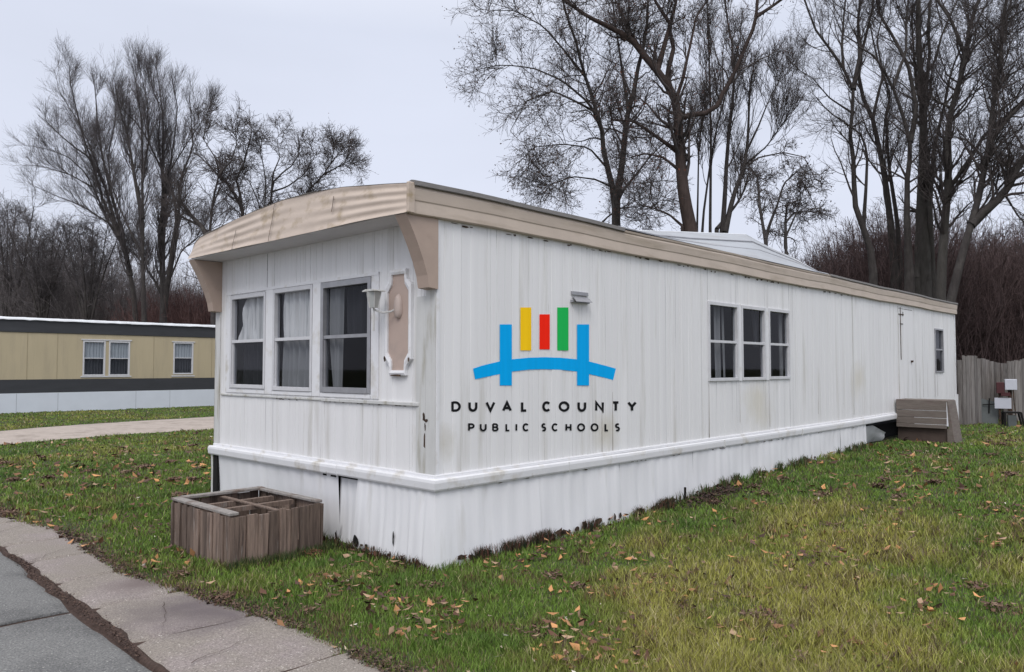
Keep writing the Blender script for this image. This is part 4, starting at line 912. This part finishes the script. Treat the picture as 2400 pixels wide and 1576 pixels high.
tree('bare_tree', [
    (Z2([(1665, 1500), (1675, 1420), (1690, 1200), (1700, 1000), (1715, 800), (1735, 650), (1745, 500), (1740, 300), (1700, 100), (1680, -100)]), .13, .03),
    (Z2([(1690, 1420), (1740, 1200), (1810, 1020), (1830, 850), (1840, 600), (1850, 500), (1880, 330)]), .14, .02),
    (Z2([(1600, 1480), (1600, 1380), (1605, 900), (1600, 600), (1590, 200), (1580, 0), (1570, -100)]), .07, .03),
    (Z2([(1550, 1450), (1560, 1300), (1600, 1000), (1640, 780), (1700, 560), (1760, 430)]), .06, .02),
    (Z2([(1520, 1420), (1525, 1200), (1530, 900), (1560, 700)]), .05, .02),
    (Z2([(1640, 1400), (1760, 1250), (1800, 1180), (1830, 1080)]), .09, .03),
    (Z2([(1835, 860), (1900, 740), (1960, 600), (2060, 420)]), .06, .01),
    (Z2([(1820, 980), (1950, 880), (2080, 700)]), .05, .01)],
    25., 'cluster of slim bare stems just right of the reddish trunk', 'tree', GR, 13, lv=((12, 2.0, 32), (9, 1.1, 30), (6, .55, 32)), up=(.30, .22, .1), leaves=0)
tree('bare_tree', [
    (Z2([(1945, 1560), (1940, 1480), (1900, 1250), (1890, 1080), (1830, 1010)]), .08, .03),
    (Z2([(1940, 1460), (1960, 1380), (2010, 1250), (2050, 1120), (2140, 1040)]), .07, .02),
    (Z2([(2070, 1600), (2060, 1500), (2060, 1350), (2070, 1240)]), .09, .03),
    (Z2([(2060, 1360), (2110, 1300), (2200, 1290), (2250, 1300)]), .05, .01),
    (Z2([(1830, 1010), (1900, 960), (2050, 930), (2180, 960), (2240, 1100)]), .04, .01),
    (Z2([(2060, 1450), (2150, 1250), (2150, 1080), (2200, 1180), (2250, 1280)]), .04, .01)],
    21., 'small crooked bare tree above the raised roof', 'tree', GR, 14, lv=((11, .9, 55), (7, .5, 55), (5, .25, 50)), up=(0, -.02, 0.), gnarl=.2, leaves=900, leafcol=(.05, .035, .03), rmin=.005)
GR2 = 'bare trees rising from the thicket on the right'
tree('bare_tree', [
    (Z3([(545, 1180), (530, 1040), (480, 940), (460, 850), (465, 720), (445, 600), (455, 480), (465, 400), (420, 300), (350, 200), (290, 120), (260, 30), (230, -60)]), .17, .03, 0),
    (Z3([(463, 420), (490, 260), (480, 100), (490, 0), (500, -80)]), .12, .04, .5),
    (Z3([(530, 980), (532, 800), (530, 650), (500, 580), (430, 530), (350, 480), (300, 420)]), .10, .02, -.8),
    (Z3([(425, 310), (415, 200), (420, 80), (430, -50)]), .07, .03, .6),
    (Z3([(420, 520), (340, 440), (280, 340), (220, 300)]), .05, .01, -1.)],
    25., 'leftmost of the right hand bare trees, with a curved dark trunk', 'tree', GR2, 21, lv=((13, 2.2, 46), (8, 1.1, 44), (6, .5, 44)), rmin=.0036, up=(.16, .1, .04), gnarl=.05)
tree('bare_tree', [
    (Z3([(640, 1200), (620, 960), (600, 800), (580, 680), (540, 500), (490, 400), (480, 300), (500, 200), (540, 60), (550, -60)]), .20, .04, -.5),
    (Z3([(660, 1150), (650, 960), (610, 700), (600, 500), (620, 400), (560, 250), (530, 100)]), .13, .03, .8),
    (Z3([(600, 960), (580, 820), (578, 700), (590, 560), (600, 480)]), .07, .03, .5),
    (Z3([(545, 520), (570, 400), (590, 330), (560, 180), (600, 0)]), .08, .02, 1.)],
    26.5, 'second of the right hand bare trees, with two close leaning trunks', 'tree', GR2, 22, bark=M['bark'], lv=((13, 2.2, 46), (8, 1.1, 44), (6, .5, 44)), rmin=.0036, up=(.2, .1, .04), gnarl=.05)
tree('bare_tree', [
    (Z3([(700, 1180), (690, 940), (692, 760), (710, 640), (680, 520), (640, 400), (590, 300), (540, 230), (480, 200)]), .19, .03, -.8),
    (Z3([(712, 650), (730, 560), (735, 480), (700, 300), (640, 180), (570, 60), (555, -60)]), .12, .04, .4),
    (Z3([(690, 760), (650, 690), (620, 640)]), .06, .02, .3),
    (Z3([(640, 420), (660, 340), (690, 250), (690, 100), (700, -50)]), .08, .03, .7)],
    24.5, 'forked dark bare tree left of the broad ivy grey trunk', 'tree', GR2, 23, lv=((13, 2.2, 46), (8, 1.1, 44), (6, .5, 44)), rmin=.0036, up=(.18, .1, .04), gnarl=.05)
tree('bare_tree', [
    (Z3([(765, 1350), (765, 1100), (760, 900), (762, 600), (760, 400), (745, 300), (740, 150), (740, 0), (735, -100)]), .36, .08, .0),
    (Z3([(735, 1200), (742, 900), (750, 700), (770, 500), (775, 350), (790, 250), (780, 100), (800, -60)]), .16, .05, .5),
    (Z3([(800, 1200), (790, 900), (800, 700), (830, 540), (860, 420), (880, 300), (930, 200)]), .16, .03, -.8),
    (Z3([(780, 330), (830, 260), (850, 150), (900, 20), (940, -60)]), .07, .03, .4),
    (Z3([(770, 450), (740, 380), (720, 200), (710, 50)]), .09, .03, .6)],
    26., 'broadest shaggy trunk in the middle of the right hand trees', 'tree', GR2, 24, bark=M['bark_grey'], lv=((14, 1.9, 40), (9, 1.0, 42), (6, .5, 42)), rmin=.0036, up=(.25, .1, .04), gnarl=.05)
tree('bare_tree', [
    (Z3([(830, 1400), (838, 1200), (850, 1000), (868, 800), (870, 700), (865, 550), (880, 480), (905, 400), (935, 280), (945, 250), (960, 100), (1000, 0), (1040, -80)]), .24, .06, .0),
    (Z3([(860, 520), (850, 490), (800, 430), (790, 400)]), .07, .03, .2),
    (Z3([(947, 240), (910, 150), (880, 80), (820, 0), (780, -60)]), .09, .04, .3),
    (Z3([(885, 815), (930, 750), (980, 670), (1030, 580), (1100, 520), (1195, 430)]), .10, .05, -.8),
    (Z3([(950, 240), (1010, 170), (1100, 100), (1195, 40)]), .06, .02, -.6),
    (Z3([(900, 420), (960, 330), (1050, 260), (1130, 150)]), .05, .02, .9)],
    24., 'grey barked bare tree forking high, near the end of the home', 'tree', GR2, 25, bark=M['bark_grey'], lv=((13, 2.2, 46), (8, 1.1, 44), (6, .5, 44)), rmin=.0036, up=(.18, .1, .04), gnarl=.05)
tree('bare_tree', [
    (Z3([(850, 1420), (890, 1250), (930, 1090), (955, 1010), (1000, 850), (1040, 650), (1052, 550), (1060, 450), (1090, 300), (1100, 150), (1110, 50), (1130, -60)]), .20, .05, .0),
    (Z3([(1058, 600), (1090, 550), (1130, 500), (1195, 440), (1280, 380)]), .11, .05, -.6),
    (Z3([(1060, 520), (1110, 470), (1160, 430), (1230, 300)]), .07, .02, .6),
    (Z3([(955, 1010), (1030, 930), (1080, 880), (1125, 820), (1170, 720), (1230, 640), (1290, 560)]), .19, .09, -.8),
    (Z3([(1090, 350), (1140, 300), (1195, 280), (1260, 240)]), .06, .02, .3),
    (Z3([(1095, 330), (1070, 240), (1050, 160), (1000, 100)]), .05, .02, .5),
    (Z3([(1120, 840), (1170, 930), (1220, 990)]), .05, .02, -.5),
    (Z3([(1130, 830), (1200, 800), (1290, 780)]), .05, .02, -.5),
    (Z3([(1015, 930), (1060, 850), (1130, 760), (1200, 700)]), .06, .02, .8)],
    22.5, 'rightmost leaning bare tree with a low fork reaching the edge', 'tree', GR2, 26, lv=((13, 2.2, 46), (8, 1.1, 44), (6, .5, 44)), rmin=.0036, up=(.12, .06, .02), gnarl=.06)
GR3 = 'bare trees beyond the tan home'
tree('bare_tree', [
    (Z1([(850, 1640), (852, 1480), (858, 1380), (850, 1200), (850, 1000), (855, 800), (850, 600), (855, 400), (830, 200), (820, 130)]), .34, .02),
    (Z1([(862, 1400), (900, 1100), (930, 900), (915, 790), (870, 700), (820, 600), (760, 480), (700, 400), (640, 350), (590, 300)]), .22, .02),
    (Z1([(870, 1300), (910, 1100), (935, 900), (935, 760), (965, 660), (1010, 560), (1000, 400), (990, 250)]), .18, .02),
    (Z1([(855, 1250), (830, 1000), (900, 600), (920, 450), (930, 320), (900, 200)]), .14, .02),
    (Z1([(840, 1350), (800, 1250), (760, 1180), (700, 1100)]), .12, .04),
    (Z1([(900, 1250), (960, 1080), (1060, 1000), (1160, 950)]), .08, .02),
    (Z1([(858, 900), (880, 700), (1000, 500), (1080, 380), (1100, 330)]), .10, .01),
    (Z1([(858, 800), (830, 500), (840, 350), (770, 160)]), .10, .01)],
    40., 'largest bare tree left of the white home, darkest fan of stems', 'tree', GR3, 31, K=16, lv=((22, 2.7, 30), (9, 1.3, 32), (6, .7, 32)), up=(.26, .2, .1), shrink=.8, wander=.07, rmin=.0036, twig=M['twig_far'])
tree('bare_tree', [
    (Z1([(720, 1640), (700, 1300), (650, 1080), (600, 960), (540, 830), (490, 650), (430, 480), (400, 350), (370, 230), (360, 110)]), .24, .02),
    (Z1([(660, 1060), (620, 940), (570, 780), (510, 660), (460, 600), (400, 560), (330, 500), (250, 420), (200, 380)]), .18, .015),
    (Z1([(690, 1200), (640, 960), (590, 800), (540, 600), (510, 420), (500, 250), (480, 160)]), .20, .02),
    (Z1([(620, 1100), (540, 950), (480, 780), (440, 690), (350, 600), (250, 560), (160, 540)]), .13, .012),
    (Z1([(640, 1100), (560, 960), (420, 860), (280, 800), (160, 740)]), .10, .01),
    (Z1([(560, 780), (480, 560), (400, 400), (310, 260), (290, 160)]), .08, .01),
    (Z1([(590, 800), (570, 600), (600, 420), (620, 220)]), .08, .01),
    (Z1([(480, 780), (360, 700), (220, 650), (130, 640)]), .06, .01)],
    41., 'wide bare tree whose stems sweep left over the tan home', 'tree', GR3, 32, K=16, lv=((22, 2.6, 32), (9, 1.3, 32), (6, .7, 32)), up=(.16, .1, .05), shrink=.8, wander=.07, rmin=.0036, twig=M['twig_far'])
tree('bare_tree', [
    (Z1([(760, 1640), (750, 1300), (746, 900), (745, 600), (740, 400), (720, 250), (690, 110)]), .22, .02),
    (Z1([(745, 950), (700, 700), (670, 500), (620, 330), (600, 200)]), .18, .02),
    (Z1([(748, 1000), (720, 760), (680, 560), (650, 380), (670, 240)]), .14, .02),
    (Z1([(748, 700), (780, 500), (770, 300), (725, 100)]), .10, .01),
    (Z1([(740, 1100), (620, 850), (550, 640), (500, 480)]), .10, .01)],
    38.5, 'straight upright bare tree between the two widest crowns', 'tree', GR3, 33, K=16, lv=((22, 2.6, 30), (9, 1.3, 32), (6, .7, 32)), up=(.26, .2, .1), shrink=.8, wander=.07, rmin=.0036, twig=M['twig_far'])
tree('bare_tree', [
    (Z1([(1120, 1640), (1110, 1300), (1100, 960), (1110, 850), (1140, 700), (1200, 640), (1240, 560), (1230, 440)]), .20, .02),
    (Z1([(1290, 1200), (1285, 1000), (1280, 880), (1210, 760), (1150, 700), (1050, 600), (990, 540)]), .19, .03),
    (Z1([(1100, 1100), (1060, 990), (1000, 920), (940, 830), (930, 720)]), .20, .05),
    (Z1([(1060, 1000), (1000, 950), (930, 900)]), .10, .05),
    (Z1([(1278, 860), (1260, 760), (1240, 700), (1280, 620), (1310, 500), (1320, 460)]), .12, .02),
    (Z1([(1140, 700), (1120, 600), (1060, 500), (1080, 420)]), .07, .01),
    (Z1([(1110, 850), (1160, 720), (1280, 640)]), .07, .01)],
    36., 'dark crooked bare tree just above the left end of the curved fascia', 'tree', GR3, 34, K=14, lv=((12, 1.9, 46), (8, 1.0, 46), (5, .5, 46)), up=(.1, .05, .02), gnarl=.12, rmin=.007)
tree('bare_tree', [
    (Z1([(1400, 1500), (1380, 1000), (1385, 850), (1392, 740), (1380, 650), (1360, 560), (1370, 500)]), .14, .02),
    (Z1([(1440, 1200), (1438, 820), (1438, 740), (1480, 690), (1530, 650), (1570, 580), (1560, 480)]), .15, .02),
    (Z1([(1360, 1200), (1352, 850), (1330, 790), (1315, 750), (1290, 700)]), .11, .02),
    (Z1([(1440, 770), (1440, 680), (1470, 600), (1450, 500), (1480, 460)]), .08, .01),
    (Z1([(1450, 800), (1520, 770), (1600, 700), (1650, 600), (1620, 520)]), .07, .01)],
    37., 'small bare tree showing over the middle of the curved fascia', 'tree', GR3, 35, K=14, lv=((12, 1.6, 46), (8, .9, 46), (6, .45, 46)), up=(.12, .06, .02), gnarl=.1, rmin=.006, leaves=800, leafcol=(.09, .06, .045))
tree('bare_tree', [
    (Z1([(1560, 1200), (1590, 860), (1605, 780), (1680, 710), (1730, 640), (1750, 560), (1740, 500)]), .12, .02),
    (Z1([(1690, 700), (1760, 660), (1820, 620), (1880, 650)]), .06, .01),
    (Z1([(1735, 640), (1790, 560), (1830, 540)]), .05, .01)],
    37., 'small bare tree leaning right at the peak of the curved fascia', 'tree', GR3, 36, K=12, lv=((14, 1.3, 46), (9, .8, 46), (6, .4, 46)), up=(.12, .06, .02), gnarl=.1, rmin=.006, leaves=800, leafcol=(.10, .06, .045))
for i, (px, top_, Y, lab) in enumerate(((20, 470, 46, 'bare tree at the left edge beyond the tan home'), (100, 520, 43, 'low dark bare tree above the left part of the tan roof'), (205, 500, 42, 'rounded bare tree behind the tan home windows'))):
    r_ = random.Random(i+70); lb = []
    for k in range(7):
        a = (k-3)*18+r_.uniform(-8, 8); lb.append(([(px, 800), (px+a*.35, 700), (px+a*.9+r_.uniform(-8, 8), 620), (px+a*1.5, top_+r_.uniform(0, 60))], .13, .02))
    tree('bare_tree', lb, Y, lab, 'tree', GR3, 80+i, K=12, lv=((12, 2.0, 44), (8, 1.1, 44), (6, .6, 44)), up=(.12, .06, .02), gnarl=.12, rmin=.006, twig=M['twig_far'])

# brush: far thickets of bare stems, too many to count
def brush(name, x0, x1, Y0, Y1, hf, n, seed, rad=.016, col=(.075, .048, .046), tw=5, twl=.9, lean=.16):
    r = np.random.default_rng(seed); Y = r.uniform(Y0, Y1, n); px = r.uniform(x0, x1, n); X = (px-1200)/1800.*Y
    h = hf(px, Y)*(.45+.6*r.random(n)**.7); K = 6; P = np.empty((n, K, 3)); P[:, 0] = np.stack([X, Y, np.full(n, -.05)], 1)
    d_ = r.normal(size=(n, 3))*lean; d_[:, 2] = 1; d_ /= np.linalg.norm(d_, axis=1, keepdims=True)
    for k in range(1, K):
        d_ = d_+r.normal(size=(n, 3))*.07; d_ /= np.linalg.norm(d_, axis=1, keepdims=True); P[:, k] = P[:, k-1]+d_*(h/(K-1))[:, None]
    Rr = (rad*(.5+r.random(n)))[:, None]*np.linspace(1, .35, K)[None]; ls = [tubes(P, Rr, 3)]; cc = [np.repeat(np.array(col)*(.5+r.random((n, 1))), K*3, 0)]
    if tw:
        Q, RQ = grow(r, P, Rr, tw, twl, 38, 4, up=.1, wander=.15, tmin=.1, rmin=rad*.45); ls.append(tubes(Q, RQ, 3)); cc.append(np.repeat(np.array(col)*(.55+.9*r.random((len(Q), 1))), 12, 0))
        Q2, RQ2 = grow(r, Q, RQ, 3, twl*.5, 40, 3, up=.05, wander=.15, tmin=.1, rmin=rad*.35); ls.append(tubes(Q2, RQ2, 3)); cc.append(np.repeat(np.array(col)*(.55+.9*r.random((len(Q2), 1))), 9, 0))
    V, F = joinVF(ls); o = mesh_np(name, V, F, M['brush'], col=np.concatenate(cc)); tag(o, kind='stuff'); return o
def HF(px_, top_):
    def f(px, Y): t = np.interp(px, px_, top_); return np.maximum(1., (862-t)/1800.*Y+1.6)
    return f
o = brush('thicket', 1840, 2500, 27, 40, HF([1840, 1900, 1960, 2040, 2100, 2180, 2230, 2290, 2400, 2500], [660, 625, 575, 520, 500, 500, 560, 570, 530, 520]), 7500, 51, .017, (.105, .072, .070), 6, 1.0)
tag(o, 'dense reddish brown thicket behind the end of the white home', 'thicket')
o = brush('thicket', -60, 620, 44, 60, HF([-60, 0, 60, 120, 200, 300, 420, 500, 620], [520, 500, 520, 560, 530, 600, 640, 650, 700]), 4200, 52, .017, (.17, .15, .15), 5, 1.5, .2)
tag(o, 'grey thicket of bare brush beyond the tan home', 'thicket')
o = brush('thicket', 300, 640, 41, 46, HF([300, 360, 460, 560, 640], [740, 690, 670, 680, 700]), 2400, 53, .018, (.13, .075, .07), 6, .8, .2)
tag(o, 'low reddish brush above the right part of the tan roof', 'thicket')
o = brush('thicket', 1180, 1900, 27, 40, HF([1180, 1400, 1700, 1900], [620, 590, 600, 640]), 2200, 54, .014, (.06, .045, .043), 5, .9)
tag(o, 'thin grey brush just over the roof of the white home', 'thicket')
o = brush('distant_woods', -400, 2900, 75, 130, HF([-400, 300, 600, 1200, 1900, 2400, 2900], [640, 650, 720, 760, 620, 560, 560]), 6000, 55, .05, (.060, .05, .052), 5, 2.6, .15)
tag(o, 'far off strip of bare woods along the horizon', 'woods')

# ---------------------------------------------------------------- grass, weeds and litter
def visible_ground(n, r, r0, r1, pw, half=R(37)):
    u = r.random(n); e1 = 1-pw; d_ = (r0**e1+(r1**e1-r0**e1)*u)**(1/e1); a = r.uniform(-half, half, n); return d_*np.sin(a)/np.cos(a)*1.0, d_
def allowed(x, y, pad=0.):
    lx, ly = to_home(x, y); s, t = to_road(x, y); ok = ~((lx > -.0-pad) & (lx < LN+.02) & (ly > .0-pad*0) & (ly < W))
    e = t-edge_t(s); ok &= e < (.035+.07*(fnoise(x, y, 5, 8)-.4)); bx_, by_ = lx+1.12, ly-1.17; ok &= ~((bx_ > 0) & (bx_ < BX) & (by_ > 0) & (by_ < BY))
    ok &= ~in_poly(x, y, DRIVE)
    dx, dy = x-PX0[0], y-PX0[1]; tx, ty = dx*EX[0]+dy*EX[1], dx*EY[0]+dy*EY[1]; ok &= ~((ty > -.03) & (ty < 4) & (tx > -12.6) & (tx < 1.7))
    sx, sy = lx-11.15, ly; ok &= ~((sx > -.02) & (sx < 1.1) & (sy > -.95) & (sy < 0)); return ok
def blades(x, y, h, w, col, r, lean=.35, tilt=None):
    n = len(x); z = height(x, y)-.004; an = r.uniform(0, 2*np.pi, n); ux, uy = np.cos(an), np.sin(an); la = r.uniform(0, 2*np.pi, n); l = lean*h*(.2+r.random(n))
    lx, ly = np.cos(la)*l, np.sin(la)*l; V = np.empty((n, 5, 3))
    for k, (hh, ll, ww) in enumerate(((0, 0, 1), (0, 0, -1), (.55, .3, .8), (.55, .3, -.8), (1., 1., 0))):
        V[:, k, 0] = x+lx*ll+ux*w*ww*.5; V[:, k, 1] = y+ly*ll+uy*w*ww*.5; V[:, k, 2] = z+h*hh*(1-.25*lean*hh)
    b = np.arange(n)[:, None]*5; F4 = b+np.array([[0, 1, 3, 2]]); F3 = b+np.array([[2, 3, 4]])
    return V.reshape(-1, 3), F4, F3, np.repeat(col, 5, 0)
r = np.random.default_rng(99)
n = 640000; x, y = visible_ground(n, r, 2.9, 34, 1.15); k = allowed(x, y); x, y = x[k], y[k]; n = len(x); dist = np.hypot(x, y)
lx, ly = to_home(x, y); right = sstep(-.6, .8, x-(-.2)) * sstep(.3, -.4, ly)
n1 = fnoise(x, y, .55, 1); n2 = fnoise(x, y, 1.7, 2); n3 = fnoise(x, y, 5.5, 3)
green = np.array([.135, .215, .036]); dkg = np.array([.075, .145, .028]); olive = np.array([.33, .315, .075]); straw = np.array([.36, .31, .17]); brown = np.array([.125, .085, .05])
# the dry, straw coloured patch lies in the open lawn in front of the long wall
px_dry = np.exp(-(((lx-2.2)/2.6)**2+((ly+2.2)/1.15)**2)); dry = np.clip(px_dry*1.0+(n1-.5)*1.7+(n2-.5)*1.1-.02, 0, 1)
c = green+(dkg-green)*np.clip((n2-.45)*3, 0, 1)[:, None]; c = c+(olive-c)*np.clip(dry*1.1+(n3-.55)*.8, 0, .95)[:, None]
isst = r.random(n) < (.05+.20*dry); c = np.where(isst[:, None], straw*(.6+.6*r.random((n, 1))), c); isb = r.random(n) < .03+.45*np.clip((n3-.58)*5, 0, 1); c = np.where(isb[:, None], brown*(.6+.8*r.random((n, 1))), c)
s_, t_ = to_road(x, y); edge = sstep(-.35, .0, t_-edge_t(s_)); isd = r.random(n) < edge*.5; c = np.where(isd[:, None], brown*(.7+r.random((n, 1))), c)
c = c*(.65+.7*r.random((n, 1)))
h = (.022+.050*r.random(n))*(.35+1.25*n2)*(.7+.7*n3)*(1+.45*dry)*(1-.45*edge); h *= np.clip(1.1-dist*.012, .6, 1.1)
near = (np.abs(ly) < .16) & (lx > 0) & (lx < LN); h = np.where(near, h*1.2, h)
w = (.0032+.0022*r.random(n))*np.clip(dist/4.2, 1, 9)
V, F4, F3, C4 = blades(x, y, h, w, c, r, .55)
gg = mesh_np('grass', V, [F4, F3], M['grass'], col=C4); tag(gg, 'short patchy green and straw coloured lawn grass', 'grass', kind='stuff')
# taller weeds: against the skirting and in rank patches left of the box
def weeds(name, lab, pts_x, pts_y, h0, h1, cols, seed, wd=.004):
    r = np.random.default_rng(seed); n = len(pts_x); cols = np.array(cols); c = cols[r.integers(0, len(cols), n)]*(.6+.8*r.random((n, 1)))
    V, F4, F3, C4 = blades(pts_x, pts_y, r.uniform(h0, h1, n), wd*np.clip(np.hypot(pts_x, pts_y)/5, 1, 4)*(.7+.8*r.random(n)), c, r, .35)
    o = mesh_np(name, V, [F4, F3], M['grass'], col=C4); tag(o, lab, 'weeds', kind='stuff')
def along_wall(n, a0, a1, off, sd, r, clump=0):
    a = r.uniform(a0, a1, n)
    if clump: c = r.uniform(a0, a1, clump); a = c[r.integers(0, clump, n)]+r.normal(size=n)*.05
    y = -off-np.abs(r.normal(size=n))*sd; return HOME[0]+EX[0]*a+EY[0]*y, HOME[1]+EX[1]*a+EY[1]*y
r = np.random.default_rng(5)
x, y = along_wall(2600, .1, 3.2, .07, .03, r, 15); weeds('dead_weeds', 'red brown dead weeds at the foot of the long skirting', x, y, .05, .16, [(.14, .06, .045), (.06, .05, .03), (.02, .035, .02)], 1)
x, y = along_wall(900, 3.0, 9.4, .05, .04, r, 26); weeds('green_weeds', 'ragged green weeds along the far skirting', x, y, .06, .18, [(.04, .08, .025), (.10, .075, .045), (.07, .09, .03)], 2, .005)
a = np.array([.08]+[.3, .55, .66, .8, .98, 1.25, 1.5]); aa = a[r.integers(0, len(a), 800)]+r.normal(size=800)*.06; yy = -.09-np.abs(r.normal(size=800))*.04
x = HOME[0]+EX[0]*yy+EY[0]*aa; y = HOME[1]+EX[1]*yy+EY[1]*aa; weeds('dead_weeds', 'dark red dead weeds below the front skirting', x, y, .04, .13, [(.09, .04, .028), (.05, .03, .02), (.03, .05, .02)], 3)
# green tufts at the foot of the box
aa = r.uniform(-.05, BX+.1, 1500); yy = -np.abs(r.normal(size=1500))*.05-.015; x = HOME[0]+EX[0]*(aa-1.12)+EY[0]*(1.17+yy); y = HOME[1]+EX[1]*(aa-1.12)+EY[1]*(1.17+yy)
weeds('tufts', 'green tufts growing against the wooden box', x, y, .04, .12, [(.035, .075, .02), (.06, .085, .03), (.12, .11, .05)], 4, .003)
# leaves
def leaves_mesh(name, lab, x, y, size, cols, seed, lift=.03):
    r = np.random.default_rng(seed); n = len(x); z = height(x, y)+lift*r.random(n); c = np.stack([x, y, z], 1); s_ = size*(.5+r.random((n, 1)))*np.clip(np.hypot(x, y)/7, 1, 1.7)[:, None]
    a = r.normal(size=(n, 3))*np.array([1, 1, .35]); a /= np.linalg.norm(a, axis=1, keepdims=True); b = np.cross(a, np.array([0, 0, 1.])+r.normal(size=(n, 3))*.35); b /= np.linalg.norm(b, axis=1, keepdims=True)
    up = np.cross(a, b); V = np.stack([c-a*s_, c-a*s_*.2+b*s_*.55+up*s_*.25, c+a*s_, c-a*s_*.1-b*s_*.5+up*s_*.2, c+up*s_*.02], 1)
    base_ = np.arange(n)[:, None]*5; F = np.concatenate([base_+np.array([[0, 1, 4]]), base_+np.array([[1, 2, 4]]), base_+np.array([[2, 3, 4]]), base_+np.array([[3, 0, 4]])])
    cols = np.array(cols); cc = cols[r.integers(0, len(cols), n)]*(.6+.8*r.random((n, 1)))
    o = mesh_np(name, V.reshape(-1, 3), F, M['dead_leaf'], col=np.repeat(cc, 5, 0)); tag(o, lab, 'leaves', kind='stuff')
LC = [(.42, .21, .09), (.34, .18, .09), (.18, .095, .05), (.11, .055, .035), (.07, .04, .03), (.30, .20, .13), (.09, .05, .04)]
x, y = visible_ground(22000, r, 2.9, 22, .98); k = allowed(x, y) & (fnoise(x, y, 2.6, 7) > .50+.12*r.random(22000)) ; x, y = x[k], y[k]
leaves_mesh('leaf_litter', 'brown dead leaves scattered in clumps over the lawn', x, y, .029, LC, 1, .07)
# brown leaf clumps in the foreground
cx, cy = visible_ground(150, r, 3.2, 16, .9); k = allowed(cx, cy); cx, cy = cx[k], cy[k]; q = r.integers(0, len(cx), 9000); x = cx[q]+r.normal(size=9000)*.045; y = cy[q]+r.normal(size=9000)*.045
leaves_mesh('leaf_clumps', 'tight clumps of curled brown leaves in the front lawn', x, y, .016, [(.13, .075, .05), (.08, .045, .032), (.18, .12, .085)], 2, .055)
cx, cy = visible_ground(420, r, 3.2, 18, .9); k = allowed(cx, cy); cx, cy = cx[k], cy[k]; q = r.integers(0, len(cx), 900); x = cx[q]+r.normal(size=900)*.03; y = cy[q]+r.normal(size=900)*.03
leaves_mesh('pale_leaves', 'a few pale bleached leaves lying in the lawn', x[:420], y[:420], .016, [(.42, .34, .26), (.46, .42, .37), (.36, .26, .17)], 3, .05)
s_ = r.uniform(-3.5, 7.5, 13000); t_ = edge_t(s_)+r.normal(size=13000)*.06-.02+.05*(fnoise(s_, 0*s_, 2, 4)-.5); k = fnoise(s_, t_, 2.2, 6) > .42; s_, t_ = s_[k], t_[k]
x = RO[0]+RD[0]*s_+RN[0]*t_; y = RO[1]+RD[1]*s_+RN[1]*t_; leaves_mesh('edge_litter', 'dead leaves and crumbs caught along the gutter edge', x, y, .012, [(.07, .045, .035), (.10, .06, .045), (.15, .10, .075), (.04, .03, .025)], 4, .02)
s_ = r.uniform(-1.3, 1.9, 2600); t_ = joint(s_)+.01+r.normal(size=2600)*.022*(.5+dw(s_)*14); x = RO[0]+RD[0]*s_+RN[0]*t_; y = RO[1]+RD[1]*s_+RN[1]*t_
leaves_mesh('joint_litter', 'dark crumbled leaf mould in the pavement joint', x, y, .007, [(.07, .042, .034), (.045, .03, .026), (.10, .065, .05)], 5, .0); bpy.data.objects['joint_litter'].location.z = .058
a = r.normal(size=1700)*.36+4.0; yy = -.06-np.abs(r.normal(size=1700))*.15; x = HOME[0]+EX[0]*a+EY[0]*yy; y = HOME[1]+EX[1]*a+EY[1]*yy
leaves_mesh('leaf_mulch', 'dark heap of leaf mulch against the long skirting', x, y, .015, [(.05, .032, .025), (.075, .045, .035), (.035, .024, .02)], 6, .045)
aa = r.uniform(.5, BX, 500); yy = -.03-np.abs(r.normal(size=500))*.05; x = HOME[0]+EX[0]*(aa*.4+.42-1.12)+EY[0]*(1.17+yy); y = HOME[1]+EX[1]*(aa*.4+.42-1.12)+EY[1]*(1.17+yy)
leaves_mesh('box_leaves', 'orange brown leaves piled at the foot of the wooden box', x, y, .016, [(.26, .11, .06), (.16, .08, .05), (.1, .06, .04)], 7, .05)
